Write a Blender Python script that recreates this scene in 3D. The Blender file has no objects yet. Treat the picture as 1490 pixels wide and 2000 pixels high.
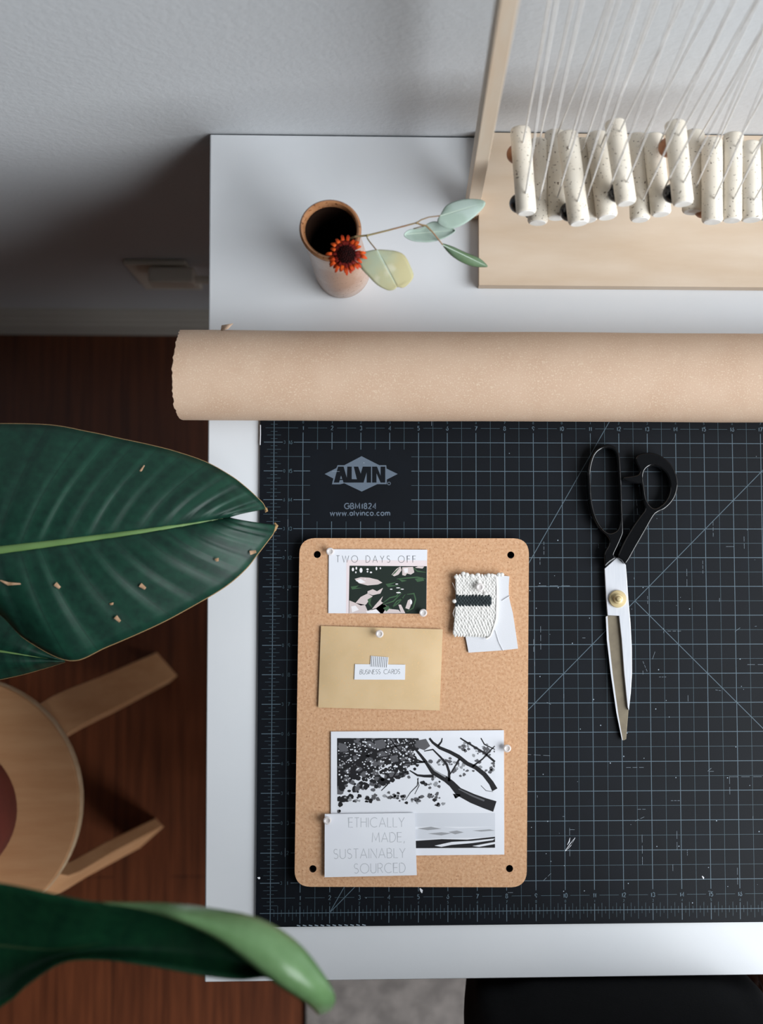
import bpy, bmesh, math, random
from mathutils import Vector, Matrix
from mathutils.geometry import tessellate_polygon
# ---------------------------------------------------------------- units
S = 0.0254            # one inch in metres; x, y run along the cutting mat's own inch rulers
TH = 29.0             # height of the table top above the floor; z below is measured from the table top
def W(p): return Vector((p[0]*S, p[1]*S, (p[2]+TH)*S))
scene = bpy.context.scene
COL = scene.collection
R3 = Matrix(((1.0, -0.001, 0.031), (0.001, -0.998, -0.061), (0.031, 0.061, -0.998)))
CAM = Vector((4.606, 10.926, 38.534)); F = 2173.0; PP = (862.39, 1017.23)
# ---------------------------------------------------------------- camera
right = Vector(R3[0]); down = Vector(R3[1]); fwd = Vector(R3[2])
fwd.normalize(); right = (right - fwd*right.dot(fwd)).normalized(); down = fwd.cross(right)
R3 = Matrix((right, down, fwd))
cd = bpy.data.cameras.new('camera'); cam = bpy.data.objects.new('camera', cd); COL.objects.link(cam)
M = Matrix((right, -down, -fwd)).transposed().to_4x4(); M.translation = W(CAM); cam.matrix_world = M
cd.sensor_fit = 'AUTO'; cd.lens = 35.0; cd.sensor_width = 35.0*2000/F
cd.shift_x = -(PP[0]-745)/2000.0; cd.shift_y = (PP[1]-1000)/2000.0
cd.clip_start = 0.01; cd.clip_end = 20
cd.dof.use_dof = True; cd.dof.focus_distance = 38.3*S; cd.dof.aperture_fstop = 3.6
scene.camera = cam
# ---------------------------------------------------------------- light
wd = bpy.data.worlds.new('room_air'); scene.world = wd; wd.use_nodes = True
bg = wd.node_tree.nodes['Background']; bg.inputs[0].default_value = (1.0, 0.95, 0.88, 1); bg.inputs[1].default_value = 0.010
def area(name, loc, target, sx, sy, power, color):
    l = bpy.data.lights.new(name, 'AREA'); l.shape = 'RECTANGLE'; l.size = sx*S; l.size_y = sy*S
    l.energy = power; l.color = color
    o = bpy.data.objects.new(name, l); COL.objects.link(o); o.location = W(loc)
    o.rotation_euler = (W(target)-W(loc)).to_track_quat('-Z', 'Y').to_euler(); return o
area('window_daylight', (150, -44, 106), (4, 18, 0), 176, 130, 540, (0.93, 0.97, 1.0))
scene.view_settings.view_transform = 'Standard'; scene.view_settings.look = 'None'
scene.view_settings.exposure = -0.07; scene.view_settings.gamma = 1.0
scene.view_settings.use_curve_mapping = False
scene.cycles.max_bounces = 8
# ---------------------------------------------------------------- projection helpers (pixel of the photo -> place at a real height)
def ray(u, v): return R3.transposed() @ Vector(((u-PP[0])/F, (v-PP[1])/F, 1.0))
def at(u, v, z):
    d = ray(u, v); return CAM + d*((z-CAM.z)/d.z)
def on_wall(u, v, y):
    d = ray(u, v); return CAM + d*((y-CAM.y)/d.y)
def zo(o, s): return lambda x, y: (o[0]+x/s, o[1]+y/s)
# ---------------------------------------------------------------- materials
def srgb(r, g, b):
    f = lambda c: (c/255/12.92 if c/255 <= 0.04045 else ((c/255+0.055)/1.055)**2.4)
    return (f(r), f(g), f(b), 1)
def mat(name, c, rough=0.6, metal=0.0, c2=None, nscale=60, detail=4, stretch=(1,1,1), lo=0.35, hi=0.65,
        bump=0.0, bscale=200, bdist=0.0006, coat=0.0, spec=0.5, trans=0.0, c3=None, s3=400, lo3=.62, hi3=.66, sss=0.0):
    m = bpy.data.materials.new(name); m.use_nodes = True; nt = m.node_tree; N = nt.nodes; L = nt.links
    b = N['Principled BSDF']; b.inputs['Base Color'].default_value = c; b.inputs['Roughness'].default_value = rough
    b.inputs['Metallic'].default_value = metal; b.inputs['Specular IOR Level'].default_value = spec
    b.inputs['Coat Weight'].default_value = coat; b.inputs['Transmission Weight'].default_value = trans
    if sss: b.inputs['Subsurface Weight'].default_value = sss; b.inputs['Subsurface Scale'].default_value = 0.002
    tc = N.new('ShaderNodeTexCoord'); mp = N.new('ShaderNodeMapping'); L.new(tc.outputs['Object'], mp.inputs[0])
    mp.inputs['Scale'].default_value = stretch
    out = None
    if c2:
        n = N.new('ShaderNodeTexNoise'); n.inputs['Scale'].default_value = nscale; n.inputs['Detail'].default_value = detail
        L.new(mp.outputs[0], n.inputs['Vector'])
        r = N.new('ShaderNodeValToRGB'); r.color_ramp.elements[0].position = lo; r.color_ramp.elements[1].position = hi
        r.color_ramp.elements[0].color = c; r.color_ramp.elements[1].color = c2
        L.new(n.outputs['Fac'], r.inputs[0]); out = r.outputs[0]; L.new(out, b.inputs['Base Color'])
    if c3:
        n = N.new('ShaderNodeTexNoise'); n.inputs['Scale'].default_value = s3; n.inputs['Detail'].default_value = 2
        L.new(tc.outputs['Object'], n.inputs['Vector'])
        r = N.new('ShaderNodeValToRGB'); r.color_ramp.elements[0].position = lo3; r.color_ramp.elements[1].position = hi3
        r.color_ramp.elements[0].color = (0,0,0,1); r.color_ramp.elements[1].color = (1,1,1,1)
        L.new(n.outputs['Fac'], r.inputs[0])
        mx = N.new('ShaderNodeMix'); mx.data_type = 'RGBA'; L.new(r.outputs[0], mx.inputs['Factor'])
        mx.inputs['A'].default_value = c; mx.inputs['B'].default_value = c3
        if out: L.new(out, mx.inputs['A'])
        L.new(mx.outputs['Result'], b.inputs['Base Color'])
    if bump:
        n = N.new('ShaderNodeTexNoise'); n.inputs['Scale'].default_value = bscale; n.inputs['Detail'].default_value = 3
        L.new(mp.outputs[0], n.inputs['Vector'])
        bm = N.new('ShaderNodeBump'); bm.inputs['Strength'].default_value = bump; bm.inputs['Distance'].default_value = bdist
        L.new(n.outputs['Fac'], bm.inputs['Height']); L.new(bm.outputs[0], b.inputs['Normal'])
    return m
# ---------------------------------------------------------------- mesh builder
class MB:
    def __init__(s): s.v = []; s.f = []; s.m = []; s.uv = {}
    def add(s, vs, fs, mi=0, uvs=None):
        o = len(s.v); s.v += [tuple(p) for p in vs]
        for f in fs: s.f.append([i+o for i in f]); s.m.append(mi)
        if uvs:
            for i, u in enumerate(uvs): s.uv[o+i] = u
        return s
    def box(s, x0, x1, y0, y1, z0, z1, mi=0):
        return s.add([(x,y,z) for z in (z0,z1) for y in (y0,y1) for x in (x0,x1)],
            [(0,2,3,1),(4,5,7,6),(0,1,5,4),(2,6,7,3),(0,4,6,2),(1,3,7,5)], mi)
    def tube(s, pts, rad, seg=10, mi=0, flat=1.0, cap=True):
        pts = [Vector(p) for p in pts]; n = len(pts)
        rr = rad if isinstance(rad, (list, tuple)) else [rad]*n
        vs = []; up = Vector((0,0,1))
        t0 = (pts[1]-pts[0]).normalized()
        if abs(t0.z) > .95: up = Vector((1,0,0))
        for i in range(n):
            t = (pts[min(i+1,n-1)]-pts[max(i-1,0)]).normalized()
            a = t.cross(up)
            if a.length < 1e-4: a = t.cross(Vector((0,1,0)))
            a.normalize(); b = a.cross(t); 
            if n > 2 and abs(t0.z) > .95: up = b
            for k in range(seg):
                th = 2*math.pi*k/seg; vs.append(pts[i] + a*math.cos(th)*rr[i] + b*math.sin(th)*rr[i]*flat)
        fs = [(i*seg+k, i*seg+(k+1)%seg, (i+1)*seg+(k+1)%seg, (i+1)*seg+k) for i in range(n-1) for k in range(seg)]
        if cap: fs += [tuple(range(seg))[::-1], tuple((n-1)*seg+k for k in range(seg))]
        return s.add(vs, fs, mi)
    def ring(s, pts, rad, seg=10, mi=0, flat=1.0):      # closed tube, roughly in the xy plane
        pts = [Vector(p) for p in pts]; n = len(pts); rr = rad if isinstance(rad,(list,tuple)) else [rad]*n; vs = []
        for i in range(n):
            t = (pts[(i+1)%n]-pts[i-1]).normalized(); a = t.cross(Vector((0,0,1))).normalized(); b = Vector((0,0,1))
            for k in range(seg):
                th = 2*math.pi*k/seg; vs.append(pts[i] + a*math.cos(th)*rr[i] + b*math.sin(th)*rr[i]*flat)
        return s.add(vs, [(i*seg+k, i*seg+(k+1)%seg, ((i+1)%n)*seg+(k+1)%seg, ((i+1)%n)*seg+k) for i in range(n) for k in range(seg)], mi)
    def lathe(s, prof, c, seg=40, mi=0, wob=0.0, lean=(0,0)):
        vs = []; n = len(prof)
        for r, z in prof:
            for k in range(seg):
                th = 2*math.pi*k/seg; q = r*(1+wob*math.sin(3*th+z*1.3)+wob*.7*math.cos(2*th-z))
                vs.append((c[0]+lean[0]*z+q*math.cos(th), c[1]+lean[1]*z+q*math.sin(th), c[2]+z))
        fs = [(i*seg+k, i*seg+(k+1)%seg, (i+1)*seg+(k+1)%seg, (i+1)*seg+k) for i in range(n-1) for k in range(seg)]
        if prof[0][0] > 1e-6: fs.append(tuple(range(seg))[::-1])
        if prof[-1][0] > 1e-6: fs.append(tuple((n-1)*seg+k for k in range(seg)))
        return s.add(vs, fs, mi)
    def ball(s, c, r, seg=14, mi=0, sc=(1,1,1), rot=None):
        vs = []; fs = []; rings = seg//2
        for i in range(rings+1):
            ph = math.pi*i/rings
            for k in range(seg):
                th = 2*math.pi*k/seg
                p = Vector((math.sin(ph)*math.cos(th)*r*sc[0], math.sin(ph)*math.sin(th)*r*sc[1], math.cos(ph)*r*sc[2]))
                if rot: p.rotate(rot)
                vs.append(Vector(c)+p)
        fs = [(i*seg+k, (i+1)*seg+k, (i+1)*seg+(k+1)%seg, i*seg+(k+1)%seg) for i in range(rings) for k in range(seg)]
        return s.add(vs, fs, mi)
    def prism(s, loops, z0, z1, mi=0, side=None):       # loops: outline and holes as (x, y) lists
        ls = [[Vector((x,y,0)) for x,y in l] for l in loops]; tris = tessellate_polygon(ls)
        flat = [p for l in ls for p in l]; n = len(flat)
        vs = [(p.x,p.y,z1) for p in flat]+[(p.x,p.y,z0) for p in flat]
        fs = []
        for t in tris:
            a,b,c = (flat[i] for i in t); up = (b-a).cross(c-a).z > 0
            t = t if up else t[::-1]
            fs.append(tuple(t)); fs.append(tuple(i+n for i in t[::-1]))
        s.add(vs, fs, mi); o = len(s.v)-2*n; k = 0
        for l in ls:
            m = len(l); ar = sum(l[i].x*l[(i+1)%m].y-l[(i+1)%m].x*l[i].y for i in range(m))
            hole = l is not ls[0]
            for i in range(m):
                a = k+i; b = k+(i+1)%m
                q = (o+a+n, o+b+n, o+b, o+a) if (ar > 0) != hole else (o+a, o+b, o+b+n, o+a+n)
                s.f.append(list(q)); s.m.append(mi if side is None else side)
            k += m
        return s
    def flat(s, pts, z, mi=0):                           # flat printed shape
        v = [Vector((p[0],p[1],0)) for p in pts]
        fs = []
        for t in tessellate_polygon([v]):
            a,b,c = (v[i] for i in t)
            fs.append(tuple(t) if (b-a).cross(c-a).z > 0 else tuple(t[::-1]))
        return s.add([(p.x,p.y,z) for p in v], fs, mi)
    def strip(s, pts, w, z, mi=0):                       # flat printed line
        pts = [Vector((p[0],p[1],0)) for p in pts]; n = len(pts); vs = []
        ww = w if isinstance(w,(list,tuple)) else [w]*n
        for i in range(n):
            t = (pts[min(i+1,n-1)]-pts[max(i-1,0)]); t.normalize() if t.length else None
            a = Vector((-t.y, t.x, 0))*ww[i]/2
            if 0 < i < n-1:
                t1 = (pts[i]-pts[i-1]).normalized(); cs = max(.45, abs(t.dot(t1))); a = a/cs
            vs += [(pts[i].x+a.x, pts[i].y+a.y, z), (pts[i].x-a.x, pts[i].y-a.y, z)]
        return s.add(vs, [(2*i, 2*i+1, 2*i+3, 2*i+2) for i in range(n-1)], mi)
    def grid(s, rows, mi=0, uv=None, closed=False):
        n = len(rows); m = len(rows[0]); vs = [p for r in rows for p in r]
        uvs = [(i/(n-1), j/(m-1)) for i in range(n) for j in range(m)]
        fs = [(i*m+j, (i+1)*m+j, (i+1)*m+(j+1)%m, i*m+(j+1)%m) for i in range(n-1) for j in range(m if closed else m-1)]
        return s.add(vs, fs, mi, uvs)
ORG = {}
def tag(o, label=None, cat=None, group=None, kind=None):
    if label: o['label'] = label
    if cat: o['category'] = cat
    if group: o['group'] = group
    if kind: o['kind'] = kind
    return o
def thing(name, loc, label, cat, group=None):
    o = bpy.data.objects.new(name, None); COL.objects.link(o); o.location = W(loc); o.empty_display_size = .02
    ORG[o.name] = W(loc); return tag(o, label, cat, group)
def build(name, mb, mats, parent=None, smooth=True, bevel=0, sub=0, solid=0, org=None, angle=40):
    mats = mats if isinstance(mats, (list, tuple)) else [mats]
    if parent: o0 = ORG[parent.name]
    else:
        if org is None:
            xs = [v[0] for v in mb.v]; ys = [v[1] for v in mb.v]; zs = [v[2] for v in mb.v]
            org = ((min(xs)+max(xs))/2, (min(ys)+max(ys))/2, min(zs))
        o0 = W(org)
    me = bpy.data.meshes.new(name); me.from_pydata([W(v)-o0 for v in mb.v], [], mb.f)
    for m in mats: me.materials.append(m)
    for i, p in enumerate(me.polygons): p.material_index = mb.m[i]; p.use_smooth = smooth
    if mb.uv:
        ul = me.uv_layers.new(name='map')
        for l in me.loops: ul.data[l.index].uv = mb.uv.get(l.vertex_index, (0,0))
    me.update(); o = bpy.data.objects.new(name, me); COL.objects.link(o)
    if parent: o.parent = parent
    else: o.location = o0
    ORG[o.name] = o0
    if solid: md = o.modifiers.new('thickness','SOLIDIFY'); md.thickness = solid*S; md.offset = 0
    if bevel:
        md = o.modifiers.new('edge','BEVEL'); md.width = bevel*S; md.segments = 3; md.limit_method = 'ANGLE'; md.angle_limit = math.radians(35)
    if sub: md = o.modifiers.new('smooth','SUBSURF'); md.levels = sub; md.render_levels = sub
    if smooth and not sub:
        try: me.set_sharp_from_angle(angle=math.radians(angle))
        except Exception: pass
    return o
def copy_part(src, parent, delta=None):
    c = src.copy(); COL.objects.link(c); c.parent = parent; return c
# ---------------------------------------------------------------- stroke lettering
def arc(cx, cy, rx, ry, a0, a1, n=10):
    return [(cx+rx*math.cos(math.radians(a0+(a1-a0)*i/n)), cy+ry*math.sin(math.radians(a0+(a1-a0)*i/n))) for i in range(n+1)]
G = {
'A': (.72, [[(0,0),(.36,1),(.72,0)],[(.12,.33),(.60,.33)]]),
'B': (.52, [[(0,0),(0,1),(.25,1)]+arc(.25,.76,.22,.24,90,-90)+[(0,.52)],[(.25,.52)]+arc(.27,.26,.25,.26,90,-90)+[(0,0)]]),
'C': (.78, [arc(.46,.5,.46,.5,50,310,18)]),
'D': (.62, [[(0,0),(0,1),(.2,1)]+arc(.2,.5,.42,.5,90,-90,14)+[(0,0)]]),
'E': (.46, [[(.46,1),(0,1),(0,0),(.46,0)],[(0,.53),(.42,.53)]]),
'F': (.44, [[(.44,1),(0,1),(0,0)],[(0,.53),(.40,.53)]]),
'G': (.82, [arc(.46,.5,.46,.5,45,345,18)+[(.9,.48),(.55,.48)]]),
'H': (.6, [[(0,0),(0,1)],[(.6,0),(.6,1)],[(0,.53),(.6,.53)]]),
'I': (.02, [[(.01,0),(.01,1)]]),
'L': (.42, [[(0,1),(0,0),(.42,0)]]),
'M': (.8, [[(0,0),(.08,1),(.4,.2),(.72,1),(.8,0)]]),
'N': (.62, [[(0,0),(0,1),(.62,0),(.62,1)]]),
'O': (.94, [arc(.47,.5,.47,.5,0,360,24)]),
'R': (.52, [[(0,0),(0,1),(.25,1)]+arc(.25,.75,.24,.25,90,-90)+[(0,.5)],[(.25,.5),(.52,0)]]),
'S': (.48, [arc(.24,.75,.21,.25,40,270,10)+arc(.24,.25,.23,.25,90,-140,10)]),
'T': (.5, [[(0,1),(.5,1)],[(.25,1),(.25,0)]]),
'U': (.58, [[(0,1),(0,.28)]+arc(.29,.28,.29,.28,180,360)+[(.58,1)]]),
'V': (.66, [[(0,1),(.33,0),(.66,1)]]),
'W': (1.0, [[(0,1),(.27,0),(.5,.95),(.73,0),(1.0,1)]]),
'Y': (.6, [[(0,1),(.3,.48),(.6,1)],[(.3,.48),(.3,0)]]),
',': (.12, [[(.1,.08),(.03,-.16)]]), '.': (.1, [[(.0,.05),(.1,.05)]]), ' ': (.42, []),
'0': (.5, [arc(.25,.5,.25,.5,0,360,16)]), '1': (.2, [[(0,.8),(.16,1),(.16,0)]]),
'2': (.5, [arc(.25,.75,.24,.25,160,-40,8)+[(0,0),(.5,0)]]),
'3': (.5, [arc(.24,.75,.22,.25,150,-90,8),arc(.24,.26,.25,.26,90,-150,8)]),
'4': (.55, [[(.42,0),(.42,1),(0,.28),(.55,.28)]]), '5': (.5, [[(.45,1),(.08,1),(.05,.55)]+arc(.22,.32,.26,.32,110,-140,8)]),
'6': (.5, [[(.4,1),(.08,.5)]+arc(.25,.3,.24,.3,150,510,14)]), '7': (.5, [[(0,1),(.5,1),(.15,0)]]),
'8': (.5, [arc(.25,.76,.2,.24,-90,270,12),arc(.25,.26,.25,.26,90,450,12)]),
'9': (.5, [arc(.25,.7,.24,.3,0,360,14),[(.49,.7),(.3,0)]]),
'w': (.72, [[(0,.7),(.18,0),(.36,.65),(.54,0),(.72,.7)]]), 'a': (.46, [arc(.22,.34,.22,.34,0,360,14),[(.45,.7),(.45,0)]]),
'l': (.04, [[(.02,0),(.02,1)]]), 'v': (.5, [[(0,.7),(.25,0),(.5,.7)]]), 'i': (.04, [[(.02,0),(.02,.7)],[(.02,.88),(.02,.98)]]),
'n': (.42, [[(0,0),(0,.7)],[(0,.45)]+arc(.21,.45,.21,.25,180,0,8)+[(.42,0)]]),
'c': (.42, [arc(.24,.35,.24,.35,45,315,10)]), 'o': (.5, [arc(.25,.35,.25,.35,0,360,14)]),
'm': (.72, [[(0,0),(0,.7)],[(0,.48)]+arc(.18,.48,.18,.22,180,0,6)+[(.36,0)],[(.36,.48)]+arc(.54,.48,.18,.22,180,0,6)+[(.72,0)]]),
}
def lettering(mb, txt, pl, pr, h, z, w, mi=1, gap=.22, jit=0.0, slant=0.0):
    """pl, pr: baseline ends as photo points at height z; h: cap height in photo pixels, w: stroke width in inches"""
    tot = sum(G[c][0] for c in txt)+gap*(len(txt)-1); L = Vector((pr[0]-pl[0], pr[1]-pl[1])); x = 0
    rnd = random.Random(5)
    nrm = Vector((L.y, -L.x)).normalized()
    for c in txt:
        wd_, st = G[c]
        for k, s_ in enumerate(st):
            pts = []
            for a, b in s_:
                q = Vector(pl) + L*((x+a)/tot) + nrm*(b*h) + Vector((slant*b*h, 0))
                if jit: q += Vector((rnd.uniform(-jit,jit), rnd.uniform(-jit,jit)))
                p = at(q.x, q.y, z); pts.append((p.x, p.y))
            mb.strip(pts, w, z+k*.0004, mi)
        x += wd_+gap
# ---------------------------------------------------------------- palette
m_wall = mat('painted_wall', srgb(206,209,212), .8, c2=srgb(202,205,209), nscale=4, bump=.22, bscale=190, bdist=.0015)
m_trim = mat('trim_paint', srgb(190,186,178), .5, c2=srgb(182,178,170), nscale=8)
m_table = mat('white_laminate', srgb(221,223,226), .42, c2=srgb(215,218,222), nscale=6, bump=.04, bscale=300)
m_floor = bpy.data.materials.new('wood_floor')
m_rug = mat('grey_rug', srgb(128,121,117), .95, c2=srgb(104,98,95), nscale=40, bump=.6, bscale=600, bdist=.003)
m_mat = mat('mat_black', srgb(12,17,24), .5, spec=.2, c2=srgb(10,14,20), nscale=30, bump=.08, bscale=900, bdist=.0003)
m_matline = mat('mat_line', srgb(84,102,114), .5)
m_matfaint = mat('mat_thin_line', srgb(62,82,92), .5)
m_matgrey = mat('mat_grey_print', srgb(92,104,118), .5)
m_scr = mat('scratch', srgb(150,165,178), .7)
m_cork = mat('cork', srgb(192,146,108), .85, c2=srgb(208,166,130), nscale=420, detail=6, c3=srgb(164,116,82), s3=700, lo3=.62, hi3=.72, bump=.3, bscale=500, bdist=.0008)
m_hole = mat('hole_edge', srgb(70,45,28), .9, c2=srgb(50,32,20), nscale=200)
m_white = mat('white_paper', srgb(224,226,232), .6, c2=srgb(221,223,230), nscale=30)
m_kraft = mat('kraft_envelope', srgb(210,182,142), .55, c2=srgb(205,176,134), nscale=50, c3=srgb(214,180,134), s3=700)
m_roll = mat('kraft_paper', srgb(194,166,143), .7, c2=srgb(188,158,134), nscale=25, c3=srgb(206,184,160), s3=900, lo3=.55, hi3=.7, bump=.12, bscale=60, bdist=.002)
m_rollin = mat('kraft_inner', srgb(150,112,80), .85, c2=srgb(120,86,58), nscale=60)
m_ink = mat('black_ink', srgb(70,74,80), .7); m_grey = mat('grey_ink', srgb(176,179,186), .7)
m_blush = mat('blush_print', srgb(226,212,214), .6)
m_ply = mat('birch_plywood', srgb(198,176,152), .6, c2=srgb(208,190,170), nscale=9, detail=6, stretch=(1,5,1), bump=.05, bscale=200)
m_plyedge = mat('plywood_edge', srgb(214,205,196), .7, c2=srgb(190,170,145), nscale=60, stretch=(1,1,20))
m_pine = mat('pine_post', srgb(220,204,184), .6, c2=srgb(218,194,168), nscale=28, detail=6, stretch=(6,6,.6), lo=.45, hi=.8, c3=srgb(190,140,96), s3=160, lo3=.7, hi3=.76)
m_cer = mat('speckled_clay', srgb(228,218,202), .55, c2=srgb(232,224,210), nscale=50, c3=srgb(84,62,40), s3=520, lo3=.665, hi3=.69, bump=.15, bscale=300, bdist=.0004)
m_cerend = mat('lit_clay_end', srgb(240,238,234), .7, c2=srgb(225,222,216), nscale=120)  # rod ends coloured whiter than the clay, light on the cut painted in
m_cord = mat('cotton_cord', srgb(240,238,236), .8, c2=srgb(220,216,210), nscale=500)
m_bblk = mat('black_glass_bead', srgb(10,11,18), .25)
m_bwood = mat('wood_bead', srgb(176,120,84), .45, c2=srgb(150,98,66), nscale=80)
m_vase = mat('vase_glaze', srgb(160,120,92), .3, c2=srgb(190,164,148), nscale=22, lo=.42, hi=.66, c3=srgb(122,80,52), s3=500, lo3=.64, hi3=.7, coat=.25, bump=.1, bscale=60)
m_rim = mat('vase_lip_glaze', srgb(140,92,58), .22, c2=srgb(172,124,88), nscale=60, c3=srgb(110,66,38), s3=420, coat=.4)
m_vin = mat('vase_dark_inside', srgb(46,30,22), .35, c2=srgb(30,20,16), nscale=30)
m_stem = mat('sprig_stem', srgb(148,112,84), .6, c2=srgb(138,132,84), nscale=40)
m_euc = mat('eucalyptus_leaf', srgb(164,180,172), .7, spec=.3, c2=srgb(152,170,158), nscale=60, lo=.4, hi=.6)
m_eucd = mat('eucalyptus_dark_leaf', srgb(84,108,74), .6, c2=srgb(100,124,98), nscale=60)
m_eucy = mat('eucalyptus_yellowing_leaf', srgb(152,164,144), .7, spec=.3, c2=srgb(168,160,122), nscale=22, detail=5, lo=.42, hi=.62, c3=srgb(196,190,170), s3=60, lo3=.6, hi3=.8)
m_vein = mat('leaf_vein', srgb(190,205,190), .6)
m_petal = mat('orange_petal', srgb(196,78,20), .6, spec=.2, c2=srgb(160,42,10), nscale=90)
m_petdk = mat('dark_red_petal', srgb(88,14,8), .7, spec=.2, c2=srgb(116,22,10), nscale=120)
m_fcen = mat('flower_centre', srgb(24,8,8), .9, spec=.1, c2=srgb(44,10,8), nscale=300, bump=.6, bscale=700, bdist=.001)
m_stool = mat('stool_birch', srgb(210,160,116), .5, c2=srgb(200,148,104), nscale=14, stretch=(1,6,1))
m_stooledge = mat('stool_edge', srgb(224,196,160), .55, c2=srgb(206,172,134), nscale=60)
m_pot = mat('terracotta', srgb(112,40,26), .85, c2=srgb(96,34,22), nscale=20)
m_soil = mat('soil', srgb(40,28,20), .95, c2=srgb(60,42,30), nscale=80)
m_rib = mat('leaf_midrib', srgb(84,114,62), .5, c2=srgb(100,130,76), nscale=20)
m_rib3 = mat('dark_leaf_midrib', srgb(42,66,40), .5)
m_ledge = mat('leaf_dry_edge', srgb(150,120,80), .7)
m_scar = mat('leaf_scar', srgb(196,160,130), .8, c2=srgb(150,116,84), nscale=200)
m_blk = mat('black_enamel', srgb(16,17,19), .16, coat=.5)
m_steel = mat('brushed_steel', srgb(216,218,224), .45, metal=.25, c2=srgb(208,211,218), nscale=40, stretch=(20,1,1))
m_steeld = mat('dark_ground_steel', srgb(128,118,100), .55, metal=.45, c2=srgb(118,108,92), nscale=120)
m_brass = mat('brass', srgb(226,206,160), .32, metal=.45)
m_clear = mat('clear_plastic', srgb(236,230,228), .2, trans=.3, spec=.6)
m_yarn = mat('white_yarn', srgb(216,214,210), .9, bump=.4, bscale=900, bdist=.0006)
m_yarnb = mat('black_yarn', srgb(24,34,38), .9, bump=.5, bscale=900, bdist=.0006, c2=srgb(40,50,52), nscale=300)
m_cloth = mat('white_cloth', srgb(210,211,216), .9, bump=.3, bscale=1200, bdist=.0003)
m_plast = mat('white_plastic', srgb(240,236,224), .45)
m_skin = mat('skin', srgb(150,96,72), .5, c2=srgb(140,86,64), nscale=40, sss=.1)
m_cloblk = mat('black_cloth', srgb(7,8,10), .95, spec=.1, c2=srgb(9,10,12), nscale=60, bump=.3, bscale=700)
m_hair = mat('dark_hair', srgb(34,24,18), .5, c2=srgb(22,16,12), nscale=120, stretch=(8,8,1))
for n_ in list(m_cer.node_tree.nodes):
    if n_.type == 'TEX_NOISE':
        nt_ = m_cer.node_tree; oi = nt_.nodes.new('ShaderNodeObjectInfo'); va = nt_.nodes.new('ShaderNodeVectorMath'); src = n_.inputs['Vector'].links[0].from_socket
        nt_.links.new(src, va.inputs[0]); nt_.links.new(oi.outputs['Location'], va.inputs[1]); nt_.links.new(va.outputs[0], n_.inputs['Vector'])
# wooden floor: boards running towards the wall
nt = None
m_floor.use_nodes = True; nt = m_floor.node_tree; N = nt.nodes; L = nt.links; b = N['Principled BSDF']; b.inputs['Roughness'].default_value = .35
tc = N.new('ShaderNodeTexCoord'); mp = N.new('ShaderNodeMapping'); mp.inputs['Rotation'].default_value = (0,0,math.radians(90)); L.new(tc.outputs['Object'], mp.inputs[0])
br = N.new('ShaderNodeTexBrick'); br.inputs['Scale'].default_value = 1; br.inputs['Brick Width'].default_value = .9; br.inputs['Row Height'].default_value = .083
br.inputs['Mortar Size'].default_value = .0012; br.inputs['Color1'].default_value = (.35,.35,.35,1); br.inputs['Color2'].default_value = (.65,.65,.65,1); br.inputs['Mortar'].default_value = (0.05,.05,.05,1)
L.new(mp.outputs[0], br.inputs['Vector'])
m2 = N.new('ShaderNodeMapping'); m2.inputs['Scale'].default_value = (60, 3, 1); L.new(tc.outputs['Object'], m2.inputs[0])
no = N.new('ShaderNodeTexNoise'); no.inputs['Scale'].default_value = 2; no.inputs['Detail'].default_value = 6; L.new(m2.outputs[0], no.inputs['Vector'])
ad = N.new('ShaderNodeMath'); ad.operation = 'MULTIPLY_ADD'; L.new(br.outputs['Color'], ad.inputs[0]); ad.inputs[1].default_value = .5; L.new(no.outputs['Fac'], ad.inputs[2])
rp = N.new('ShaderNodeValToRGB'); rp.color_ramp.elements[0].position = .35; rp.color_ramp.elements[1].position = 1.0
rp.color_ramp.elements[0].color = srgb(50,24,14); rp.color_ramp.elements[1].color = srgb(108,58,34); L.new(ad.outputs[0], rp.inputs[0]); L.new(rp.outputs[0], b.inputs['Base Color'])
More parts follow.
